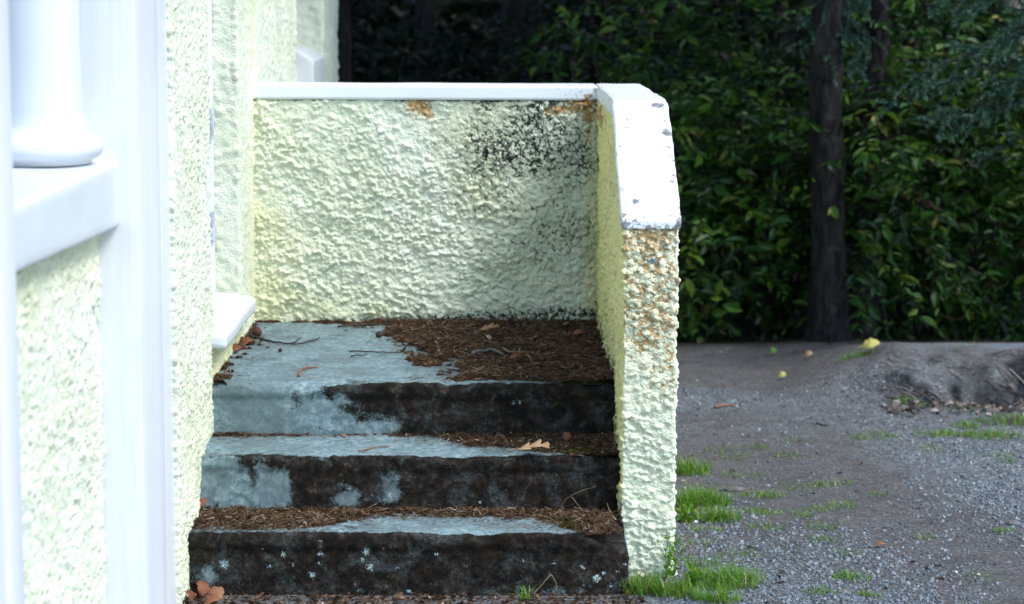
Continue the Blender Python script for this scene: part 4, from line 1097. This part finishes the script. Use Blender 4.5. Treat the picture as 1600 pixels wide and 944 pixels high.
# thin grass sprinkled over the drive, too small to count
ac = Acc(); r = np.random.default_rng(520)
for (u, v_, nn, rx) in [(1370, 683, 60, .09), (1395, 682, 40, .06), (1345, 686, 30, .05), (1278, 760, 40, .05), (1310, 757, 25, .05), (1283, 797, 50, .06), (1318, 792, 40, .06), (1255, 806, 30, .04), (1283, 825, 50, .06),
                        (1283, 845, 40, .06), (1325, 868, 30, .05), (1370, 774, 25, .04), (1447, 700, 30, .05), (1455, 706, 30, .05), (1560, 712, 40, .07), (1575, 722, 30, .05), (1570, 832, 50, .05), (1445, 842, 20, .03), (1540, 905, 40, .07), (1230, 715, 40, .08),
                        (1180, 700, 40, .07), (1150, 716, 40, .07), (1240, 762, 40, .08), (1200, 826, 40, .06), (1090, 850, 50, .07), (1160, 745, 60, .09), (1500, 640, 50, .1), (1440, 635, 30, .06), (1125, 705, 40, .07), (1480, 556, 40, .15), (1150, 870, 60, .08), (1240, 690, 30, .1), (1090, 880, 120, .08), (1105, 830, 60, .06)]:
    p = on_ground(u, v_); a = r.uniform(0, 2 * np.pi, nn); q = r.uniform(0, 1, nn) ** .6
    pos = np.stack([p[0] + rx * q * np.cos(a), p[1] + rx * .8 * q * np.sin(a), 0 * a], -1); pos[:, 2] = terrain(pos[:, 0], pos[:, 1]) - .002
    blades(pos, r.uniform(.012, .035, nn), r.uniform(.2, 1.3, nn), r.uniform(.002, .004, nn), r, ac)
tag(ac.build('grass', M['grass'], None), 'short thin grass sprinkled over the gravel drive', 'grass', kind='stuff')
# weeds at the wall
def leaf_tpl(w=0.205, fold=0.10, droop=0.12):
    V = np.array([[0, 0, 0], [w * .8, .28, fold], [w, .52, fold], [w * .6, .78, fold * .5], [0, 1, -droop], [-w * .6, .78, fold * .5], [-w, .52, fold], [-w * .8, .28, fold], [0, .33, 0], [0, .66, -droop * .3]], float)
    F = np.array([[0, 1, 8], [1, 2, 8], [2, 9, 8], [2, 3, 9], [3, 4, 9], [4, 5, 9], [5, 6, 9], [6, 8, 9], [6, 7, 8], [7, 0, 8]])
    return V, F
LT, LTF = leaf_tpl()
def twig_leaves(start, dirs, length, nleaf, size, r, droop=0.35, wscale=(.65, 1.2)):
    """leaves set alternately along twigs -> V,F,rnd and twig ends"""
    n = len(start)
    d, a, b = frame_of(dirs)
    t = (np.arange(nleaf)[None] + r.uniform(0, .8, (n, nleaf))) / nleaf
    sag = -0.25 * length[:, None] * t ** 2
    pos = start[:, None] + d[:, None] * (t * length[:, None])[..., None]; pos[..., 2] += sag
    side = np.where(np.arange(nleaf) % 2 == 0, 1, -1)[None, :, None]
    Y = d[:, None] * .55 + side * a[:, None] * .8 + r.normal(0, .33, (n, nleaf, 3)); Y[..., 2] -= droop
    Y = Y.reshape(-1, 3); Y /= np.linalg.norm(Y, axis=1, keepdims=True)
    up = np.array([0, -.25, 1.0]) + r.normal(0, .7, (len(Y), 3))
    X = np.cross(Y, up); X /= np.maximum(np.linalg.norm(X, axis=1, keepdims=True), 1e-6); Z = np.cross(X, Y)
    sz = size * np.clip(r.lognormal(-.08, .36, len(Y)), .35, 1.75)
    base = np.repeat(r.uniform(0, 1, n), nleaf)
    rnd = np.clip(.6 * base + .4 * r.beta(2, 2.4, len(Y)) + (r.uniform(0, 1, len(Y)) > .975) * .4, 0, 1)
    S3 = np.stack([sz * r.uniform(*wscale, len(Y)), sz, sz], -1)
    return scatter(LT, LTF, pos.reshape(-1, 3), X, Y, Z, S3, rnd)

def foliage_cloud(ac, stems, c, rad, ntw, nleaf, size, seed, thr=0.42, zmin=-9, tl=(.18, .4), droop=.35, shell=.5):
    r = np.random.default_rng(seed); c = np.asarray(c, float); rad = np.asarray(rad, float)
    u = rand_dirs(ntw * 4, r); q = r.uniform(0, 1, (ntw * 4, 1)) ** shell
    p = c + u * q * rad
    k = (fbm(p, 2.3, 3, seed) > thr) & (p[:, 2] > zmin)
    p = p[k][:ntw]; u = u[k][:ntw]; n = len(p)
    d = u * .6 + rand_dirs(n, r) * .7 + np.array([0, -.25, .15])
    L = r.uniform(*tl, n)
    d /= np.linalg.norm(d, axis=1, keepdims=True)
    v, f, rr = twig_leaves(p, d, L, nleaf, size, r, droop)
    ac.add(v, f, rr)
    if stems is not None:
        e = p + d * L[:, None]; e[:, 2] -= .25 * L
        _, a, b = frame_of(d)
        w = 0.0022
        V = np.stack([p + a * w, p - a * w * .5 + b * w, p - a * w * .5 - b * w, e], 1).reshape(-1, 3)
        F = (np.array([[0, 1, 3], [1, 2, 3], [2, 0, 3]])[None] + (np.arange(n) * 4)[:, None, None]).reshape(-1, 3)
        stems.add(V, F)
    return p

def wander(a, b, n, wob, seed):
    t = np.linspace(0, 1, n)[:, None]; P = np.asarray(a, float) * (1 - t) + np.asarray(b, float) * t
    q = np.concatenate([t * 2.2, t * 0 + seed * .37, t * 0], 1)
    off = np.stack([fbm(q, 1.5, 3, seed), fbm(q, 1.5, 3, seed + 1), fbm(q, 1.5, 3, seed + 2)], -1) - .5
    return P + off * wob * np.sin(t * np.pi)

def shrub(label, x, y, H, rx, ry, ntw, size, seed, mat='leaf', thr=.42, nleaf=10, droop=.35):
    z0 = float(gz_at(x, y)[0]); r = np.random.default_rng(seed)
    root = empty('shrub', (x, y, z0), label, 'shrub', 'shrubs along the edge of the wood')
    fo = Acc(); st = Acc()
    c = (x, y, z0 + H * .54)
    p = foliage_cloud(fo, st, c, (rx, ry, H * .52), ntw, nleaf, size, seed, thr, z0 + .03, droop=droop)
    for k in range(7):
        e = p[r.integers(len(p))]
        P = wander((x + r.normal(0, .06), y + r.normal(0, .06), z0 - .05), e, 14, .25, seed + k)
        v, f = tube(P, np.linspace(.014, .004, len(P)), 6); st.add(v, f)
    fo.build('foliage', M[mat], root, smooth=False)
    st.build('stems', M['twig'], root)
    return root

def tree(label, base, top, r0, r1, seed, mat='bark', crown=(1.6, 1.5, 1.6), nleaf_t=330, sides=18, crown_mat='darkleaf', lsize=.17, group=None, name='tree', limbs=6):
    r = np.random.default_rng(seed)
    z0 = float(gz_at(base[0], base[1])[0])
    root = empty(name, (base[0], base[1], z0), label, 'tree', group)
    P = wander((base[0], base[1], z0 - .1), top, 70, .34, seed)
    t = np.linspace(0, 1, 70)
    rad = r0 + (r1 - r0) * t + r0 * .7 * np.exp(-t * 38)
    ac = Acc(); v, f = tube(P, rad, sides + 8, .55, seed); ac.add(v, f)
    fo = Acc(); st = Acc()
    for k in range(limbs):
        i = int(70 * (.5 + .45 * k / limbs)); a = r.uniform(0, 2 * np.pi)
        e = P[i] + np.array([math.cos(a) * crown[0] * .8, math.sin(a) * crown[1] * .8, r.uniform(.3, 1.0)])
        Q = wander(P[i], e, 14, .3, seed + 20 + k); v, f = tube(Q, np.linspace(rad[i] * .55, .012, 14), 8); ac.add(v, f)
    ac.build('trunk', M[mat], root)
    c = np.array([top[0], top[1], top[2] - .2])
    foliage_cloud(fo, None, c, crown, nleaf_t, 9, lsize, seed + 5, .40, zmin=2.35, tl=(.3, .7))
    fo.build('crown', M[crown_mat], root, smooth=False)  # crown above the view, leaved densely to shade the undergrowth
    return root

# main trunk at the drive's edge and the others behind it
tree('upright grey-barked tree standing at the edge of the drive', (1.70, 10.83), (1.58, 10.9, 5.2), .088, .06, 601, crown=(1.9, 1.7, 1.9), nleaf_t=600)
tree('dark tree trunk in shade behind and right of the grey-barked one', (2.52, 13.2), (2.22, 13.3, 5.6), .085, .06, 602, crown=(2.0, 1.8, 2.2), nleaf_t=600)
tree('broad black trunk deep in the wood behind the back wall', (0.12, 14.2), (0.15, 14.3, 6), .15, .09, 603, crown=(2.2, 2, 2.4), nleaf_t=600)
tree('thin dark trunk beside the far corner of the house', (-0.83, 12.5), (-0.92, 12.6, 5), .05, .035, 604, mat='bark', crown=(1.6, 1.6, 1.9), nleaf_t=450)
tree('pale leaning trunk at the right edge behind the shrubs', (3.35, 12.8), (2.6, 12.9, 5.2), .07, .05, 605, mat='palebark', crown=(1.9, 1.6, 2), nleaf_t=500)
tree('slender dark trunk in shade between house corner and broad trunk', (-0.35, 13.6), (-0.3, 13.7, 5.5), .07, .05, 606, crown=(1.9, 1.7, 2), nleaf_t=500)
tree('slender dark trunk in shade right of the broad black trunk', (0.72, 14.8), (0.8, 14.9, 5.8), .08, .05, 607, crown=(1.9, 1.7, 2), nleaf_t=500)

SH = [('low leafy shrub between the stair wall and the grey-barked tree', 1.13, 11.45, 1.25, .55, .45, 511, .066, 701, 'leaf', .40),
      ('tall leafy shrub rising behind the end of the stair wall', 0.82, 12.15, 2.15, .62, .5, 511, .066, 702, 'leaf', .42),
      ('leafy shrub just right of the grey-barked tree', 2.12, 11.4, 1.35, .50, .45, 511, .066, 703, 'leaf', .40),
      ('young leafy shrub growing against the right side of the grey-barked trunk', 1.98, 11.12, 1.55, .36, .36, 356, .066, 710, 'leaf', .43),
      ('bright green shrub behind the earth bank near the right edge', 2.80, 11.5, 1.45, .62, .5, 589, .066, 704, 'leaf', .38),
      ('tall yellow-green shrub behind the right-hand shrubs', 2.62, 12.35, 2.4, .75, .5, 651, .066, 705, 'leaf', .40),
      ('tall shrub directly behind the grey-barked tree', 1.62, 12.3, 2.3, .60, .5, 558, .066, 706, 'leaf', .42),
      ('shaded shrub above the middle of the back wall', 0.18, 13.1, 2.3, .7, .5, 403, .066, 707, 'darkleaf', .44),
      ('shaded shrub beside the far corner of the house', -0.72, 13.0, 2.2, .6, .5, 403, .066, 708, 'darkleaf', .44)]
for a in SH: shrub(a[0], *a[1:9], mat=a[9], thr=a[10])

# the wood behind, one dark mass
ac = Acc(); st = Acc()
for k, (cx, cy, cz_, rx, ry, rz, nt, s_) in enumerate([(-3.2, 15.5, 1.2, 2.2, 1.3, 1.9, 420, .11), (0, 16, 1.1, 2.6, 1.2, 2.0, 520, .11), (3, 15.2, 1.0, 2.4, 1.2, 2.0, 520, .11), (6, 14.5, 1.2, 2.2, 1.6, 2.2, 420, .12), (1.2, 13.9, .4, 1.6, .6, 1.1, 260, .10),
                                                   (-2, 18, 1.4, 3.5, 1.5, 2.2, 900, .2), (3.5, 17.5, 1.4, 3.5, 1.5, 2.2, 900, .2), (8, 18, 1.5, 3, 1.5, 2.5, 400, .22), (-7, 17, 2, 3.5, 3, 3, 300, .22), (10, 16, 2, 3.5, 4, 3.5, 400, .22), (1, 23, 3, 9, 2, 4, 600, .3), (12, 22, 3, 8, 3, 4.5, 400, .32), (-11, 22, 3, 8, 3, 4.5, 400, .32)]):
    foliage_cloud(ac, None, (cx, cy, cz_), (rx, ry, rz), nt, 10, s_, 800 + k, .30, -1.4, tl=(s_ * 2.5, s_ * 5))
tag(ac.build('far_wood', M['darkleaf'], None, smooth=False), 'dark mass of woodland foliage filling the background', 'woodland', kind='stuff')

# conifer whose sprays hang in from the right
def conifer(label, base, height, branches, seed, cat='tree'):
    r = np.random.default_rng(seed); z0 = float(gz_at(*base)[0])
    root = empty('conifer', (base[0], base[1], z0), label, cat)
    P = wander((base[0], base[1], z0 - .1), (base[0] + .1, base[1] + .1, height), 40, .1, seed)
    v, f = tube(P, np.linspace(.11, .03, 40), 14, .3, seed); ac = Acc(); ac.add(v, f)
    nd = Acc()
    for (ex, ey, ez, sz, nt) in branches:
        s = np.array([base[0], base[1], ez + r.uniform(.15, .5)]); e = np.array([ex, ey, ez])
        Q = wander(s, e, 26, .25, int(r.integers(9999))); Q[:, 2] += .10 * np.sin(np.linspace(0, np.pi, 26))
        v, f = tube(Q, np.linspace(.010, .002, 26), 5); ac.add(v, f)
        ti = r.uniform(.18, 1, nt); st_ = np.stack([np.interp(ti, np.linspace(0, 1, 26), Q[:, c]) for c in range(3)], -1)
        main = (e - s) / np.linalg.norm(e - s)
        d = main * .55 + rand_dirs(nt, r) * .75; d[:, 2] -= .1; d /= np.linalg.norm(d, axis=1, keepdims=True)
        L = sz * r.uniform(.4, 1, nt) * (1.15 - .6 * ti)
        m = 84
        t = r.uniform(0, 1, (nt, m)); pos = st_[:, None] + d[:, None] * (t * L[:, None])[..., None]; pos[..., 2] -= .3 * L[:, None] * t ** 2
        Y = (d[:, None] * .8 + rand_dirs(nt * m, r).reshape(nt, m, 3) * .75).reshape(-1, 3); Y /= np.linalg.norm(Y, axis=1, keepdims=True)
        X = np.cross(Y, rand_dirs(len(Y), r)); X /= np.linalg.norm(X, axis=1, keepdims=True)
        n = len(Y); l = r.uniform(.012, .026, n)
        v, f, rr = scatter(NEEDLE_V, NEEDLE_F, pos.reshape(-1, 3), X, Y, np.cross(X, Y), np.stack([np.full(n, .0046), l, l], -1), np.clip(.6 * t.ravel() + .4 * r.uniform(0, 1, n), 0, 1))
        nd.add(v, f, rr)
    ac.build('trunk', M['bark'], root); nd.build('needles', M['needle'], root, smooth=False)
    return root
r = np.random.default_rng(900); B = []
for (u, v_, y, sz, nt) in [(1395, 165, 9.8, .22, 57), (1430, 120, 9.8, .22, 57), (1440, 190, 9.7, .20, 50), (1480, 210, 9.8, .22, 57), (1500, 90, 10.0, .22, 57), (1530, 160, 9.8, .24, 57), (1540, 250, 9.8, .2, 50), (1560, 60, 9.7, .24, 57), (1580, 20, 9.8, .24, 57), (1600, 110, 9.7, .24, 57), (1620, 200, 9.8, .24, 57), (1630, 260, 9.8, .22, 50), (1500, 15, 10.0, .24, 57), (1450, 10, 10.2, .22, 50)]:
    p = on_y(u, v_, y); B.append((p[0], p[1], p[2], sz, nt))
for k in range(12):
    a = r.uniform(-.8, 2.2); B.append((3.5 + 1.1 * math.sin(a), 10.3 - 1.0 * math.cos(a) * .9, 1.9 + .22 * k, .3, 40))
conifer('blue-green conifer whose feathery sprays hang in at the upper right', (3.55, 10.35), 5.0, B, 901)
B = []
for (u, v_, y, sz, nt) in [(1270, 40, 10.75, .16, 34), (1300, 110, 10.7, .16, 34), (1325, 60, 10.72, .16, 34), (1290, 10, 10.7, .16, 34), (1335, 130, 10.8, .14, 30), (1250, 75, 10.8, .14, 30)]:
    p = on_y(u, v_, y); B.append((p[0], p[1], p[2], sz, nt))
conifer('small dark conifer sapling with feathery sprays in front of the upper trunk', (1.86, 10.98), 2.1, B, 903)

# bare branches in the undergrowth
stick('fallen_branch', 'bare brown branch arching through the shrubs right of the trunk', air([(1408, 308), (1430, 312), (1455, 320), (1480, 335), (1508, 358)], 10.95), .014, M['redbark'], 'branch', sides=10)
stick('fallen_branch', 'thick dark rotten limb leaning under the arching branch', air([(1428, 378), (1452, 392), (1476, 402), (1500, 412)], 11.1), .04, M['twig'], 'branch', sides=12)
stick('fallen_branch', 'thin pale bare twig low in the undergrowth near the right edge', air([(1470, 492), (1490, 500), (1510, 495), (1535, 483)], 11.0), .005, M['redbark'], 'branch')

# weeds by the wall end
def weed(label, u, v_, H, seed, n=7, lf=.03):
    r = np.random.default_rng(seed); p = on_ground(u, v_); ac = Acc(); st = Acc()
    root = empty('weed', tuple(p), label, 'weed')
    for k in range(n):
        e = p + np.array([r.normal(0, .03), r.normal(0, .02), H * r.uniform(.6, 1)])
        Q = wander(p, e, 12, .03, seed + k); v, f = tube(Q, np.linspace(.0016, .0008, 12), 5); st.add(v, f, .6)
        m = 12; t = r.uniform(.15, 1, m); s = np.stack([np.interp(t, np.linspace(0, 1, 12), Q[:, c]) for c in range(3)], -1)
        Y = rand_dirs(m, r) * .8 + np.array([0, -.2, .5]); Y /= np.linalg.norm(Y, axis=1, keepdims=True)
        X = np.cross(Y, rand_dirs(m, r)); X /= np.linalg.norm(X, axis=1, keepdims=True)
        v, f, rr = scatter(LT, LTF, s, X, Y, np.cross(X, Y), lf * r.uniform(.5, 1, m), r.uniform(.4, .9, m)); ac.add(v, f, rr)
    st.build('stems', M['grass'], root); ac.build('leaves', M['grass'], root, smooth=False)
weed('slender weed climbing the front of the wall end at its right corner', 1040, 905, .15, 951, 6, .022)
weed('low leafy weed beside the wall between the grass tufts', 1076, 815, .035, 952, 4, .045)
weed('leafy weed in the grass right of the wall end', 1075, 918, .06, 953, 6, .035)
